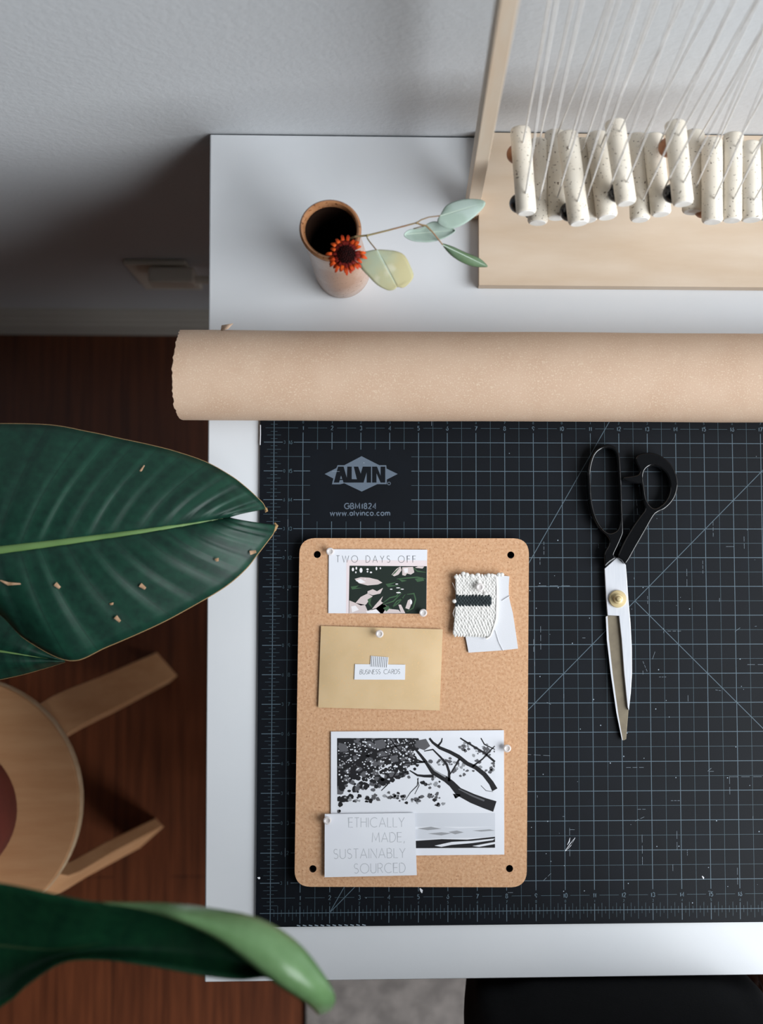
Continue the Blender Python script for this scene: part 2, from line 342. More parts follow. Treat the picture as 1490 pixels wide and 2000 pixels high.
# banana leaf: procedural side veins running along u
def leaf_mat(name, ca, cb, cv, n, rough=.38):
    m = bpy.data.materials.new(name); m.use_nodes = True; nt = m.node_tree; N = nt.nodes; L = nt.links; b = N['Principled BSDF']
    b.inputs['Roughness'].default_value = rough; b.inputs['Specular IOR Level'].default_value = .3
    uv = N.new('ShaderNodeUVMap'); sp = N.new('ShaderNodeSeparateXYZ'); L.new(uv.outputs[0], sp.inputs[0])
    mu = N.new('ShaderNodeMath'); mu.operation = 'MULTIPLY'; L.new(sp.outputs[0], mu.inputs[0]); mu.inputs[1].default_value = n
    fr = N.new('ShaderNodeMath'); fr.operation = 'FRACT'; L.new(mu.outputs[0], fr.inputs[0])
    no = N.new('ShaderNodeTexNoise'); no.noise_dimensions = '1D'; no.inputs['Scale'].default_value = n*1.1; L.new(sp.outputs[0], no.inputs['W'])
    ng = N.new('ShaderNodeTexNoise'); ng.inputs['Scale'].default_value = 160; ng.inputs['Detail'].default_value = 6
    tc = N.new('ShaderNodeTexCoord'); L.new(tc.outputs['Object'], ng.inputs['Vector'])
    ad = N.new('ShaderNodeMath'); ad.operation = 'ADD'; L.new(no.outputs['Fac'], ad.inputs[0]); L.new(ng.outputs['Fac'], ad.inputs[1])
    r = N.new('ShaderNodeValToRGB'); r.color_ramp.elements[0].position = .35; r.color_ramp.elements[1].position = .65; r.color_ramp.elements[0].color = ca; r.color_ramp.elements[1].color = cb
    hf = N.new('ShaderNodeMath'); hf.operation = 'MULTIPLY'; L.new(ad.outputs[0], hf.inputs[0]); hf.inputs[1].default_value = .5; L.new(hf.outputs[0], r.inputs[0])
    r2 = N.new('ShaderNodeValToRGB'); e = r2.color_ramp.elements; e[0].position = 0; e[0].color = (.55,.55,.55,1); e[1].position = .06; e[1].color = (0,0,0,1)
    L.new(fr.outputs[0], r2.inputs[0]); mx = N.new('ShaderNodeMix'); mx.data_type = 'RGBA'; L.new(r2.outputs[0], mx.inputs['Factor']); L.new(r.outputs[0], mx.inputs['A']); mx.inputs['B'].default_value = cv
    L.new(mx.outputs['Result'], b.inputs['Base Color'])
    return m
m_leaf = leaf_mat('dark_green_leaf', srgb(8,38,30), srgb(18,58,44), srgb(8,28,22), 17, .5)
m_leaf2 = leaf_mat('shaded_leaf_front', srgb(12,46,30), srgb(20,62,38), srgb(26,60,36), 12, .4)  # third leaf's green darkened to hold the shade inside its curl
m_leafu = leaf_mat('pale_green_leaf_back', srgb(84,116,74), srgb(100,132,90), srgb(92,124,82), 3, .28)

# ================================================================ THE SETTING
WY = 26.98
fl = MB().box(-70,110,-110,WY,-29.6,-29); build('floor', fl, m_floor, smooth=False)['kind'] = 'structure'
wl = MB().box(-70,110,WY,WY+4,-29,60); build('wall_back', wl, m_wall, smooth=False)['kind'] = 'structure'
prof = [(0,-29),(-.62,-29),(-.62,-26.6),(-.5,-26.3),(-.5,-25.9),(-.34,-25.6),(-.34,-25.3),(-.12,-24.95),(0,-24.9)]
bb = MB(); bb.grid([[(x, WY+y, z) for y, z in prof] for x in (-70, 110)])
build('baseboard_back', bb, m_trim, smooth=False)['kind'] = 'structure'

# ---- wall socket with an adapter
sock = thing('wall_outlet', (-8, WY, -20), 'white wall outlet cover plate low on the wall left of the table', 'outlet')
a = on_wall(240,517,WY-.3); c = on_wall(362,517,WY-.3)
mb = MB().box(a.x, c.x, WY-.28, WY, a.z-4.6, a.z); build('cover_plate', mb, m_plast, sock, bevel=.1)
mb = MB()
for zz in (a.z-1.4, a.z-3.2):
    mb.lathe([(0,0),(.62,0),(.62,.04),(0,.04)], ((a.x+c.x)/2, WY-.3, zz), 20)
mb.v = [(v[0], WY-.3-(v[2]-zz0)*1.0 if False else v[1], v[2]) for v, zz0 in zip(mb.v, [0]*len(mb.v))]
mb = MB()
for zz in (a.z-1.4, a.z-3.2): mb.box((a.x+c.x)/2-.6, (a.x+c.x)/2+.6, WY-.34, WY-.27, zz-.55, zz+.55)
build('socket_face', mb, m_plast, sock, bevel=.05)
p1 = on_wall(288,545,WY-1.0); p2 = on_wall(378,545,WY-1.0)
ad_ = thing('power_adapter', (p1.x, WY-1, p1.z-2), 'pale power adapter plugged into the wall outlet, cord running right behind the table', 'adapter')
mb = MB().box(p1.x, p2.x, WY-1.15, WY-.36, p1.z-1.1, p1.z); build('adapter_body', mb, m_plast, ad_, bevel=.14)
mb = MB().tube([(p2.x-.1,WY-.9,p1.z-.4),(p2.x+1.2,WY-.9,p1.z-.5),(p2.x+3,WY-.85,p1.z-1.2),(p2.x+6,WY-.7,p1.z-5),(p2.x+8,WY-.8,-24),(p2.x+9,WY-1.2,-28.7),(p2.x+16,WY-2,-28.8)], .2, 8)
build('power_cord', mb, m_plast, ad_)

# ---- rug
mb = MB().box(-1.35, 40, -60, 8, -29, -28.7)
o = build('rug', mb, m_rug, bevel=.1); tag(o, 'flat grey woven rug on the wooden floor under the front of the table', 'rug')

# ================================================================ TABLE
tbl = thing('work_table', (20, 12, -29), 'white laminate work table pushed against the wall, carrying everything in the scene', 'table')
x0, x1, y0, y1 = -2.33, 58, -2.28, 26.92
mb = MB()
q = [(-2.20, y0), (x1, y0+.1), (x1, y1), (-2.36, y1)]
mb.prism([q], -1.35, 0); build('table_top', mb, m_table, tbl, bevel=.05)
for lx in (.2, x1-3):
    for ly in (y0+2.2, y1-2.6):
        zf_ = .31 if (ly < 8 and lx < 40) or ly < 8 and False else .01
        mb = MB().lathe([(0.8,zf_),(.8,27.3),(1.6,27.4),(1.6,27.6)], (lx, ly, -29.0), 24); build('leg', mb, m_plast, tbl)

# ---- cutting mat
MZ = .09
xa, xb_, ya, yb = -.482, 23.5, -.457, 17.5
mb = MB(); cr = .12
pts = []
for cx, cy, a0 in ((xb_-cr,yb-cr,0),(xa+cr,yb-cr,90),(xa+cr,ya+cr,180),(xb_-cr,ya+cr,270)): pts += arc(cx,cy,cr,cr,a0,a0+90,4)
mb.prism([pts], .004, MZ, 0)
z1, z2 = MZ+.0015, MZ+.0022
def inlogo(x, y): return 1.25 < x < 4.75 and 13.25 < y < 15.75
WB, WT = .022, .013
for i in range(0, 47):
    x = i*.5; big = i % 2 == 0; w = WB if big else WT; mi = 1 if big else 2
    lo, hi = (-.35 if big else -.3), (17.35 if big else 17.3)
    segs = [(lo, hi)]
    if 1.25 < x < 4.75: segs = [(lo, 13.25), (15.75, hi)]
    if big and 0 < x < 23:
        ns = []
        for s0, s1 in segs:
            for g0, g1 in ((.22,.68),(16.34,16.84)):
                if s0 < g0 < s1: ns.append((s0, g0)); s0 = g1
            ns.append((s0, s1))
        segs = ns
    for s0, s1 in segs: mb.strip([(x,s0),(x,s1)], w, z1, mi)
for j in range(0, 35):
    y = j*.5; big = j % 2 == 0; w = WB if big else WT; mi = 1 if big else 2
    segs = [(-.35, 23.3)]
    if 13.25 < y < 15.75: segs = [(-.35, 1.25), (4.75, 23.3)]
    if big and 0 < y < 17:
        ns = []
        for s0, s1 in segs:
            if s0 < .3: ns.append((s0, .3)); s0 = .68
            ns.append((s0, s1))
        segs = ns
    if j in (1, 33):
        segs = []; s0 = -.3
        for k in range(1, 23): segs.append((s0, k-.17)); s0 = k+.17
        segs.append((s0, 23.3))
    for s0, s1 in segs: mb.strip([(s0,y),(s1,y)], w, z2, mi)
for i in range(0, 23*8+1):
    if i % 4 == 0: continue
    x = i/8; l = .24 if i % 2 == 0 else .115
    mb.strip([(x,-l),(x,l)], .012, z1, 2); mb.strip([(x,17-l),(x,17+l)], .012, z1, 2)
for j in range(0, 17*8+1):
    if j % 4 == 0: continue
    y = j/8; l = .24 if j % 2 == 0 else .115
    mb.strip([(-l,y),(l,y)], .012, z1, 2)
for p, q in (((2,0),(19,17)),((2,0),(2+17/1.732,17)),((12.5,10.5),(23,0))): mb.strip([p,q], .022, z2+.0006, 1)
def mat_text(txt, x, y, h, w, mi=1, gap=.25):                 # centred at x, baseline y, inches
    tot = (sum(G[c][0] for c in txt)+gap*(len(txt)-1))*h; cx = x-tot/2
    for c in txt:
        for s_ in G[c][1]: mb.strip([(cx+a*h, y+b_*h) for a, b_ in s_], w, z2+.001, mi)
        cx += (G[c][0]+gap)*h
for k in range(1, 23):
    mat_text(str(k), k, .43, .14, .022); mat_text(str(k), k, 16.43, .14, .022)
    mat_text(str((k-1) % 9), k, .27, .08, .014, 2); mat_text(str((k-1) % 9), k, 16.66, .08, .014, 2)
for k in range(1, 17):
    mat_text(str(k), .57, k-.06, .12, .02, 2); mat_text(str((k*3) % 9), .36, k-.05, .10, .014, 2)
# maker's mark
Z7 = zo((500,800), 2.98)
def mp_(pts): return [(lambda q: (q.x, q.y))(at(*Z7(*p), MZ)) for p in pts]
ZL = zo((630,885), 9.93)
mb.flat([(lambda q: (q.x, q.y))(at(*ZL(*p), MZ)) for p in [(40,405),(268,290),(290,235),(420,235),(755,60),(1100,235),(1235,235),(1240,300),(1455,405),(1245,512),(1245,602),(1060,602),(758,745),(420,585),(335,605),(182,605),(208,493)]], z2, 3)
def block(pts, w): mb.strip(mp_(pts), w, z2+.002, 0)
ZL = zo((630,885), 9.93)
def lp_(pts): return [(lambda q: (q.x, q.y))(at(*ZL(*p), MZ)) for p in pts]
mb.flat(lp_([(218,572),(300,262),(408,262),(470,480),(480,262),(565,262),(565,505),(665,508),(605,262),(690,262),(740,400),(780,262),(940,262),(940,572),(855,572),(855,370),(795,572),(405,572),(392,522),(335,522),(318,572)]), z2+.002, 0)
mb.flat(lp_([(357,435),(338,500),(380,500)]), z2+.003, 3)
mb.flat(lp_([(960,572),(960,262),(1055,262),(1125,440),(1125,262),(1215,262),(1215,572),(1125,572),(1045,390),(1045,572)]), z2+.002, 0)
g = mp_([(774,430)])[0]; mb.strip([(g[0]+.05*math.cos(t*.7), g[1]+.05*math.sin(t*.7)) for t in range(10)], .02, z2, 3)
lettering(mb, 'GBM1824', Z7(515,577), Z7(698,577), 10.5, z2, .034, 3, .3)
lettering(mb, 'www.alvinco.com', Z7(432,616), Z7(778,616), 9.0, z2, .034, 3, .25)
# scratches and specks
rnd = random.Random(11)
for k in range(150):
    x, y = (rnd.uniform(8.3,17.5), rnd.uniform(.5,13.5)) if k % 3 else (rnd.uniform(-.3,17), rnd.uniform(.2,17.2))
    if rnd.random() < .6:
        r = rnd.uniform(.008,.022); mb.flat([(x+r*math.cos(t), y+r*math.sin(t)) for t in range(6)], z2+.003, 4)
    else:
        a = rnd.choice([90,90,90,0,0,rnd.uniform(0,180)]); l = rnd.uniform(.05,.3); dx, dy = l*math.cos(math.radians(a)), l*math.sin(math.radians(a))
        n = rnd.randint(1,3)
        for i in range(n): mb.strip([(x+dx*i*1.4,y+dy*i*1.4),(x+dx*(i*1.4+1),y+dy*(i*1.4+1))], .007, z2+.003, 4)
for p, q, w in (((1104,1662),(1120,1640),.07),((1108,1650),(1113,1636),.03),((1106,1660),(1123,1636),.04),((820,1735),(824,1744),.09),((1371,1711),(1374,1717),.05),((503,1714),(508,1716),.08)):
    a = at(*p, MZ); c = at(*q, MZ); mb.strip([(a.x,a.y),((a.x+c.x)/2+.02,(a.y+c.y)/2),(c.x,c.y)], [w*.4,w,w*.3], z2+.004, 5)
for k in range(12):
    x = .9+k*.2; mb.strip([(x,-.40),(x+.12,-.43)], .03, z2+.004, 4)
mb.strip([(-.475,16.6),(-.47,16.3),(-.478,15.9)], .03, MZ+.002, 5)
o = build('cutting_mat', mb, [m_mat, m_matline, m_matfaint, m_matgrey, m_scr, m_white], smooth=False)
tag(o, 'black self-healing cutting mat with blue-grey inch grid lying on the white table', 'cutting mat')

# ================================================================ ROLL OF KRAFT PAPER
RR = 1.49; ry = 18.03; rz = MZ+.01+RR
roll = thing('paper_roll', (10, ry, MZ), 'large roll of brown kraft paper lying across the table above the cutting mat', 'paper roll')
xe = at(338, 735, RR*2)[0]
rows = []; NS = 96
rn = random.Random(3)
xs = [0, .05, .4, 1, 1.6, 2.2, 3, 4.5, 6, 8, 10, 12, 14, 16, 18, 22, 30]
ragged = [rn.uniform(-.035,.035) for _ in range(NS)]
for x in xs:
    r_ = []
    for k in range(NS):
        th = 2*math.pi*k/NS
        rad = RR + .018*math.sin(x*.55+1.2)*math.cos(th-1.4) + .012*math.sin(x*1.1)*math.sin(2*th)
        e = (ragged[k]*.8 + .05*math.sin(th*2)) * max(0, 1-x*2)
        r_.append((xe+x+e, ry+rad*math.cos(th), rz+rad*math.sin(th)))
    rows.append(r_)
mb = MB(); mb.grid(rows, closed=True)
inner = [[(p[0]+.01, ry+(p[1]-ry)*.965, rz+(p[2]-rz)*.965) for p in rows[0]], [(xe+8, ry+RR*.965*math.cos(2*math.pi*k/NS), rz+RR*.965*math.sin(2*math.pi*k/NS)) for k in range(NS)]]
mb.grid([rows[0], inner[0]], closed=True); build('outer_sheet', mb, m_roll, roll, angle=60)
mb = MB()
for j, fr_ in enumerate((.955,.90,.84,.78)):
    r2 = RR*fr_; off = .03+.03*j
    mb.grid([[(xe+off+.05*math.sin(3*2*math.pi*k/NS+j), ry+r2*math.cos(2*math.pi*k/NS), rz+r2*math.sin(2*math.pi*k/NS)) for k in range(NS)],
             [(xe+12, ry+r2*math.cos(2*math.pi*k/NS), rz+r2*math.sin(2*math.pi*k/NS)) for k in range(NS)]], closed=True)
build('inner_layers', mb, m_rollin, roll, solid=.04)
mb = MB()
p = Vector((at(433,643,2)[0], ry+1.36, rz+.62))
mb.grid([[p, p+Vector((.26,.05,.1))], [p+Vector((.02,.2,-.05)), p+Vector((.42,.24,.06))]])
build('torn_flap', mb, m_roll, roll, solid=.012)

# ================================================================ VASE
vc = at(670, 532, 0); vt = at(645, 448, 4.55)
ln = ((vt.x-vc.x)/4.55, (vt.y-vc.y)/4.55)
vase = thing('ceramic_vase', (vc.x, vc.y, 0), 'tan speckled ceramic vase with a dark inside, standing on the white table', 'vase')
mb = MB().lathe([(.84,0),(.92,.03),(.95,.12),(.96,.6),(.94,1.4),(.92,2.2),(.91,3.0),(.93,3.7),(.955,4.2),(.965,4.4)], vc, 56, wob=.012, lean=ln)
mb.f = mb.f[:-1]; mb.m = mb.m[:-1]
build('body', mb, m_vase, vase)
mb = MB().lathe([(.965,4.38),(.97,4.47),(.95,4.55),(.90,4.6),(.85,4.58),(.81,4.5),(.80,4.3)], vc, 56, wob=.012, lean=ln)
mb.f = mb.f[:-2]; mb.m = mb.m[:-2]
build('lip', mb, m_rim, vase)
mb = MB().lathe([(.80,4.32),(.79,3.6),(.79,.3),(.7,.2),(0.0,.2)], vc, 56, wob=.012, lean=ln); mb.f = mb.f[:-1]; mb.m = mb.m[:-1]
build('inner_wall', mb, m_vin, vase)

# flower
Z2 = zo((540,360), 3.311)
FZ = 5.3
fc = at(*Z2(452,462), FZ)
flw = thing('orange_flower', (fc.x, fc.y, FZ-.3), 'small orange daisy-like flower with a dark centre leaning on the vase rim', 'flower')
mb = MB().tube([(fc.x,fc.y,FZ-.1),(fc.x-.08,fc.y+.12,FZ-.6),(fc.x-.3,fc.y+.35,FZ-1.6),(vc.x-.1,vc.y+.1,.4)], .05, 8); build('stem', mb, m_eucd, flw)
rp_ = random.Random(8)
npet = 38
for k in range(npet):
    th = 2*math.pi*k/npet + rp_.uniform(-.06,.06); ln_ = rp_.uniform(.50,.64) if k % 2 else rp_.uniform(.44,.60)
    w = .042; d = Vector((math.cos(th), math.sin(th), 0)); sd = Vector((-d.y, d.x, 0)); base = Vector((fc.x,fc.y,FZ))
    zl = .10 if k % 2 else .02; rows = []
    for t, ww, zz in ((.25,.6,0.02),(.5,.9,.05),(.68,1.05,.05),(.85,1.1,.03),(.93,.95,-.0),(1.0,.3,-.04)):
        c_ = base + d*ln_*t + Vector((0,0,zz+zl))
        rows.append([c_-sd*w*ww, c_+Vector((0,0,-.02)), c_+sd*w*ww])
    mb = MB(); mb.grid(rows[:3], 1); mb.grid(rows[2:], 0)
    build('petal', mb, [m_petal, m_petdk], flw, solid=.012)
mb = MB()
for k in range(70):
    r = .28*math.sqrt(k/70); th = k*2.4; hgt = .12*(1-(r/.28)**2)
    mb.ball((fc.x+r*math.cos(th), fc.y+r*math.sin(th), FZ+.1+hgt), .045, 6, sc=(1,1,1.5))
mb.lathe([(.28,.02),(.27,.1),(.16,.18),(0,.2)], (fc.x,fc.y,FZ), 20)
build('flower_head', mb, m_fcen, flw)

# eucalyptus sprig
SZ = 5.35
spr = thing('eucalyptus_sprig', (at(690,462,4.7)[0], at(690,462,4.7)[1], 4), 'eucalyptus sprig with four rounded leaves, its stem tucked in the vase', 'sprig')
def zp(pts, z): return [at(*Z2(*p), z+(p[2] if len(p) > 2 else 0)) if False else at(*Z2(p[0],p[1]), z) for p in pts]
mb = MB()
q = [Vector((vc.x+.15,vc.y+.1,1.0)), at(*Z2(470,352), 4.5), at(*Z2(510,338), 4.95)]+[at(*Z2(x,y), z) for x,y,z in ((590,330,5.05),(700,303,5.15),(800,277,5.25),(910,248,5.35))]
mb.tube(q, [.04,.035,.032,.03,.028,.026,.024], 8)
mb.tube([at(*Z2(x,y), z) for x,y,z in ((905,250,5.35),(935,230,5.4),(985,212,5.45),(1062,203,5.5))], [.024,.02,.018,.018], 8)
mb.tube([at(*Z2(x,y), z) for x,y,z in ((905,250,5.35),(935,262,5.35),(968,268,5.35),(1010,310,5.3),(1050,360,5.25),(1075,392,5.2))], [.024,.028,.03,.024,.022,.02], 8)
mb.tube([at(*Z2(x,y), z) for x,y,z in ((965,266,5.3),(930,275,5.2),(885,287,5.1))], .016, 8)
mb.tube([at(*Z2(x,y), z) for x,y,z in ((583,333,5.05),(588,350,5.1),(605,375,5.2),(630,405,5.25),(645,424,5.3))], .02, 8)
mb.ball(at(*Z2(588,331),5.06), .045, 8); mb.ball(at(*Z2(908,250),5.36), .042, 8)
build('stem', mb, m_stem, spr)
def sprig_leaf(outline, z, m, base, tip, cup, curl=0):
    n = len(outline); P = []
    for i in range(n):                                     # smooth the outline (Catmull-Rom)
        p0,p1,p2,p3 = (Vector(outline[(i+j-1)%n]) for j in range(4))
        for t in (0,.33,.66):
            P.append(.5*((2*p1)+(p2-p0)*t+(2*p0-5*p1+4*p2-p3)*t*t+(3*p1-p0-3*p2+p3)*t**3))
    b_, t_ = Vector(base), Vector(tip); ax = t_-b_; L2 = ax.length_squared
    rows = []
    for s_ in (1,.85,.65,.45,.25,.1,0):
        r_ = []
        for p in P:
            u_ = max(0, min(1, (p-b_).dot(ax)/L2)); foot = b_+ax*u_
            q = foot.lerp(p, s_); zz = z + cup*s_*s_ + curl*u_*u_ + (.03*math.sin(u_*28) if s_ == .65 else 0)*0.5
            a = at(*Z2(q.x,q.y), zz); r_.append(a)
        rows.append(r_)
    mb = MB(); mb.grid(rows, closed=True)
    lf = build('leaf', mb, m, spr, solid=.02)
    mv = MB(); mv.tube([at(*Z2(*(b_+ax*u_)), z+.012+curl*u_*u_) for u_ in (0,.2,.4,.6,.8,.97)], [.016,.013,.011,.009,.006,.003], 6, flat=.5)
    build('vein', mv, m_vein, lf); return lf
sprig_leaf([(825,325),(860,293),(930,285),(975,255),(1010,240),(1045,243),(1100,268),(1148,290),(1150,308),(1085,348),(1000,372),(900,370),(845,350)], 5.12, m_euc, (838,322), (1145,298), .06)
sprig_leaf([(1062,195),(1105,132),(1200,98),(1295,97),(1340,108),(1348,130),(1325,165),(1260,225),(1185,272),(1115,288),(1062,268),(1040,240)], 5.5, m_euc, (1058,203), (1338,122), -.05)
sprig_leaf([(1072,388),(1100,390),(1150,408),(1230,445),(1310,478),(1362,526),(1345,534),(1270,530),(1190,500),(1120,450)], 5.2, m_eucd, (1074,392), (1358,528), -.1, -.3)
sprig_leaf([(642,424),(595,432),(545,446),(524,475),(540,535),(590,590),(650,650),(720,685),(760,680),(782,662),(820,668),(862,635),(886,592),(868,535),(828,460),(770,432),(700,425)], 5.3, m_eucy, (650,426), (775,655), -.06, -.25)

# ================================================================ HANGING FRAME WITH CERAMIC RODS
BT = .45
p1, p2, p3 = at(935,557,BT), at(1490,554,BT), at(1000,240,BT)
fx0 = p1.x; fx1 = 27.0; fy0 = p1.y; fy1 = WY-.06
BARY, BARZ = 24.4, 21.0
frame = thing('hanging_frame', (fx0, fy0, 0), 'pale wooden hanging frame with flat base board, standing on the table against the wall', 'frame')
mb = MB().box(fx0, fx1, fy0, fy1, 0.003, BT); build('base_board', mb, [m_ply], frame, bevel=.02)
for s_ in (0, 1):
    if s_ == 0: ax_, bx_ = 6.68, fx0-.005
    else: ax_, bx_ = fx1+.005, fx1+.42
    if s_ == 0: ax_, bx_ = 6.66, 7.12
    mb = MB(); mb.box(ax_, bx_, 23.95, 24.75, .003, BARZ+.5)
    if s_ == 0: mb.v = [(v[0] if v[0] < 7 else fx0-.004, v[1], v[2]) for v in mb.v]
    build('post', mb, m_pine, frame, bevel=.02)
mb = MB().box(fx0-.004, fx1+.005, 24.1, 24.7, BARZ-.25, BARZ+.25); build('crossbar', mb, m_pine, frame, bevel=.03)
ZA, ZB = zo((980,220), 5.731), zo((1230,220), 5.731)
#      far end px        near end px       centre height  radius  cords: (hole px, px where it leaves the top of the photo)   beads
RODS = [
 ((1017.5,243),(1028,417),5.6,.31,[((1022,279),(1072.5,0)),((1026,378),(1087,0))],['w','b'],'rod nearest the wooden post, a round wooden bead showing at its left side'),
 ((1053,267),(1050,436),4.5,.32,[((1051,281),(1116,0)),((1054,391),(1138,0))],['','b'],'rod second from the wooden post, hanging low half behind the nearest one'),
 ((1086,250),(1087,426),4.5,.33,[((1090,262),(1188,0)),((1088,386),(1210,0))],['',''],'rod third from the post, tucked low behind a higher slanting rod'),
 ((1110,252),(1131,437),5.6,.325,[((1105,290),(1193,0)),((1127,394),(1246,0))],['','b'],'rod fourth from the post, high and slanting, black bead at its lower left'),
 ((1135,267),(1148,431),4.5,.33,[((1134,297),(1241,0)),((1143,389),(1277,0))],['',''],'rod fifth from the post, hanging low behind the high slanting fourth one'),
 ((1167,253),(1186,425),5.0,.33,[((1174,286),(1284,0)),((1185,383),(1322.5,0))],['',''],'rod sixth from the post, just left of the rod reaching highest up'),
 ((1203,229),(1223,398),6.2,.31,[((1213,257),(1333,0)),((1227,355),(1374,0))],['','b'],'rod seventh from the post, the one reaching highest up in the photo'),
 ((1246,257),(1250,430),4.6,.32,[((1244,286),(1395,0)),((1258,391),(1436,0))],['',''],'rod eighth from the post, low, just right of the rod reaching highest'),
 ((1278,257),(1291,419),4.9,.32,[((1284,288),(1432,0)),((1292,380),(1480,0))],['','b'],'rod ninth from the post, brownish and heavily speckled, left of a high rod'),
 ((1322,231),(1334,399),6.2,.32,[((1326,265),(1478,0)),((1335,357),(1516,0))],['w','b'],'rod tenth from the post, hanging high between ninth and eleventh'),
 ((1360,250),(1352,415),4.4,.33,[((1362,276),(1490,56)),((1360,365),(1520,0))],['',''],'rod eleventh from the post, low, tilted leftward behind the high tenth'),
 ((1395,265),(1391,434),4.9,.33,[((1400,290),(1530,0)),((1395,388),(1560,0))],['','w'],'rod twelfth from the post, wooden bead at its lower left end'),
 ((1437,255),(1429,431),4.9,.32,[((1437,286),(1590,0)),((1432,388),(1620,0))],['',''],'rod thirteenth from the post, second to last rod fully in view'),
 ((1469,272),(1468,430),4.9,.34,[((1469,300),(1660,0)),((1473,391),(1690,0))],['','b'],'rod fourteenth from the post, the last rod fully in view'),
 ((1507,264),(1506,428),4.9,.34,[((1507,292),(1720,0)),((1510,389),(1740,0))],['','b'],'rod cut off by the right edge of the photo'),
]
def cross_plane(pa, pb):                                    # where a cord ends on the crossbar
    n = ray(*pa).cross(ray(*pb)); 
    x = CAM.x + (-(n.y*(BARY-CAM.y)+n.z*(BARZ-.25-CAM.z)))/n.x; return Vector((x, BARY, BARZ-.25))
for i, (far, near, zc, r, cords, beads, lab) in enumerate(RODS):
    A = at(far[0], far[1], zc+r*.8); A.z = zc; B = at(near[0], near[1], zc); 
    ax = (B-A).normalized(); rd = thing('ceramic_rod', ((A.x+B.x)/2, (A.y+B.y)/2, zc-r), 'speckled clay '+lab, 'clay rod', 'clay rods hanging in a row from the frame')
    lnn = (B-A).length; rn = random.Random(i)
    P = []; Rr = []
    for t, k in ((0,.05),(0.001,.72),(.012,.9),(.035,1),(.3,1.01),(.6,.99),(.965,1.0),(.988,.93),(.997,.8)):
        P.append(A+ax*lnn*t); Rr.append(r*k)
    mb = MB().tube(P, Rr, 28); build('clay_cylinder', mb, m_cer, rd, angle=60)
    mb = MB().tube([B-ax*.012, B+ax*.004], [r*.82, r*.78], 28); build('end_face', mb, m_cerend, rd)
    up = Vector((0,0,1)); up = (up-ax*up.dot(ax)).normalized()
    for j, (h, tp) in enumerate(cords):
        hp = at(h[0], h[1], zc+r*.95); 
        tt = (hp-A).dot(ax); hx = A+ax*tt+up*(r-.02); hx.x = hp.x*.5+hx.x*.5
        top = cross_plane(h, tp)
        mid = hx.lerp(top, .12)+Vector((rn.uniform(-.02,.02),0,0)); mid2 = hx.lerp(top, .4)+Vector((rn.uniform(-.05,.05),0,0))
        mb = MB().tube([hx-Vector((0,0,.05)), hx.lerp(top,.02), mid, mid2, hx.lerp(top,.7), top], .026, 8); build('cord', mb, m_cord, rd)
        mb = MB().lathe([(0,-.01),(.045,-.01),(.05,.012),(0,.012)], hx, 12)
        build('hole', mb, m_hole, rd)
        if j < len(beads) and beads[j]:
            br_ = .30; bc = hx-up*(2*r-.02)-Vector((.12,0,br_*.9))
            mb = MB().ball(bc, br_, 24); build('bead', mb, m_bblk if beads[j] == 'b' else m_bwood, rd)
            mb = MB().tube([bc+Vector((.0,0,br_*.8)), hx-up*(2*r-.1)], .026, 6); build('cord', mb, m_cord, rd)
        else:
            kc = hx-up*(2*r+.02); mb = MB().ball(kc, .08, 10); build('knot', mb, m_cord, rd)

# ================================================================ SCISSORS
ZS = zo((1080,820), 3.03)
sc = thing('tailor_scissors', (*at(*ZS(380,1065), MZ)[:2], MZ), 'large closed tailor shears with black handles and brass pivot, lying on the cutting mat', 'scissors')
def zs(pts, z): return [(lambda q: (q.x, q.y))(at(*ZS(*p), z)) for p in pts]
z0 = MZ+.03
# lower blade (left, dark ground face)
mb = MB().prism([zs([(312,1160),(325,1157),(380,1157),(388,1166),(400,1250),(416,1450),(446,1715),(432,1890),(414,1898),(405,1880),(375,1730),(345,1530),(322,1330)], .2)], z0, z0+.1)
build('lower_blade', mb, m_steeld, sc, bevel=.012)
mb = MB().prism([zs([(304,880),(376,815),(430,857),(437,940),(445,1060),(458,1200),(466,1350),(467,1500),(460,1610),(448,1720),(440,1700),(420,1500),(405,1300),(390,1160),(322,1157),(313,1050)], .3)], z0+.1, z0+.2)
build('upper_blade', mb, m_steel, sc, bevel=.015)
mb = MB().prism([zs([(322,1160),(330,1300),(352,1500),(385,1740),(412,1895),(408,1896),(375,1735),(341,1500),(318,1300),(312,1165)], .22)], z0+.1, z0+.115)
build('ground_edge', mb, m_steel, sc)
# pivot
pc = at(*ZS(382,1060), .35)
mb = MB().lathe([(.30,0),(.30,.06),(.28,.08),(.17,.09),(.165,.2),(.15,.22),(.10,.23),(.09,.32),(.07,.34),(0,.35)], (pc.x,pc.y,z0+.2), 32); build('pivot_nut', mb, m_brass, sc, angle=18)
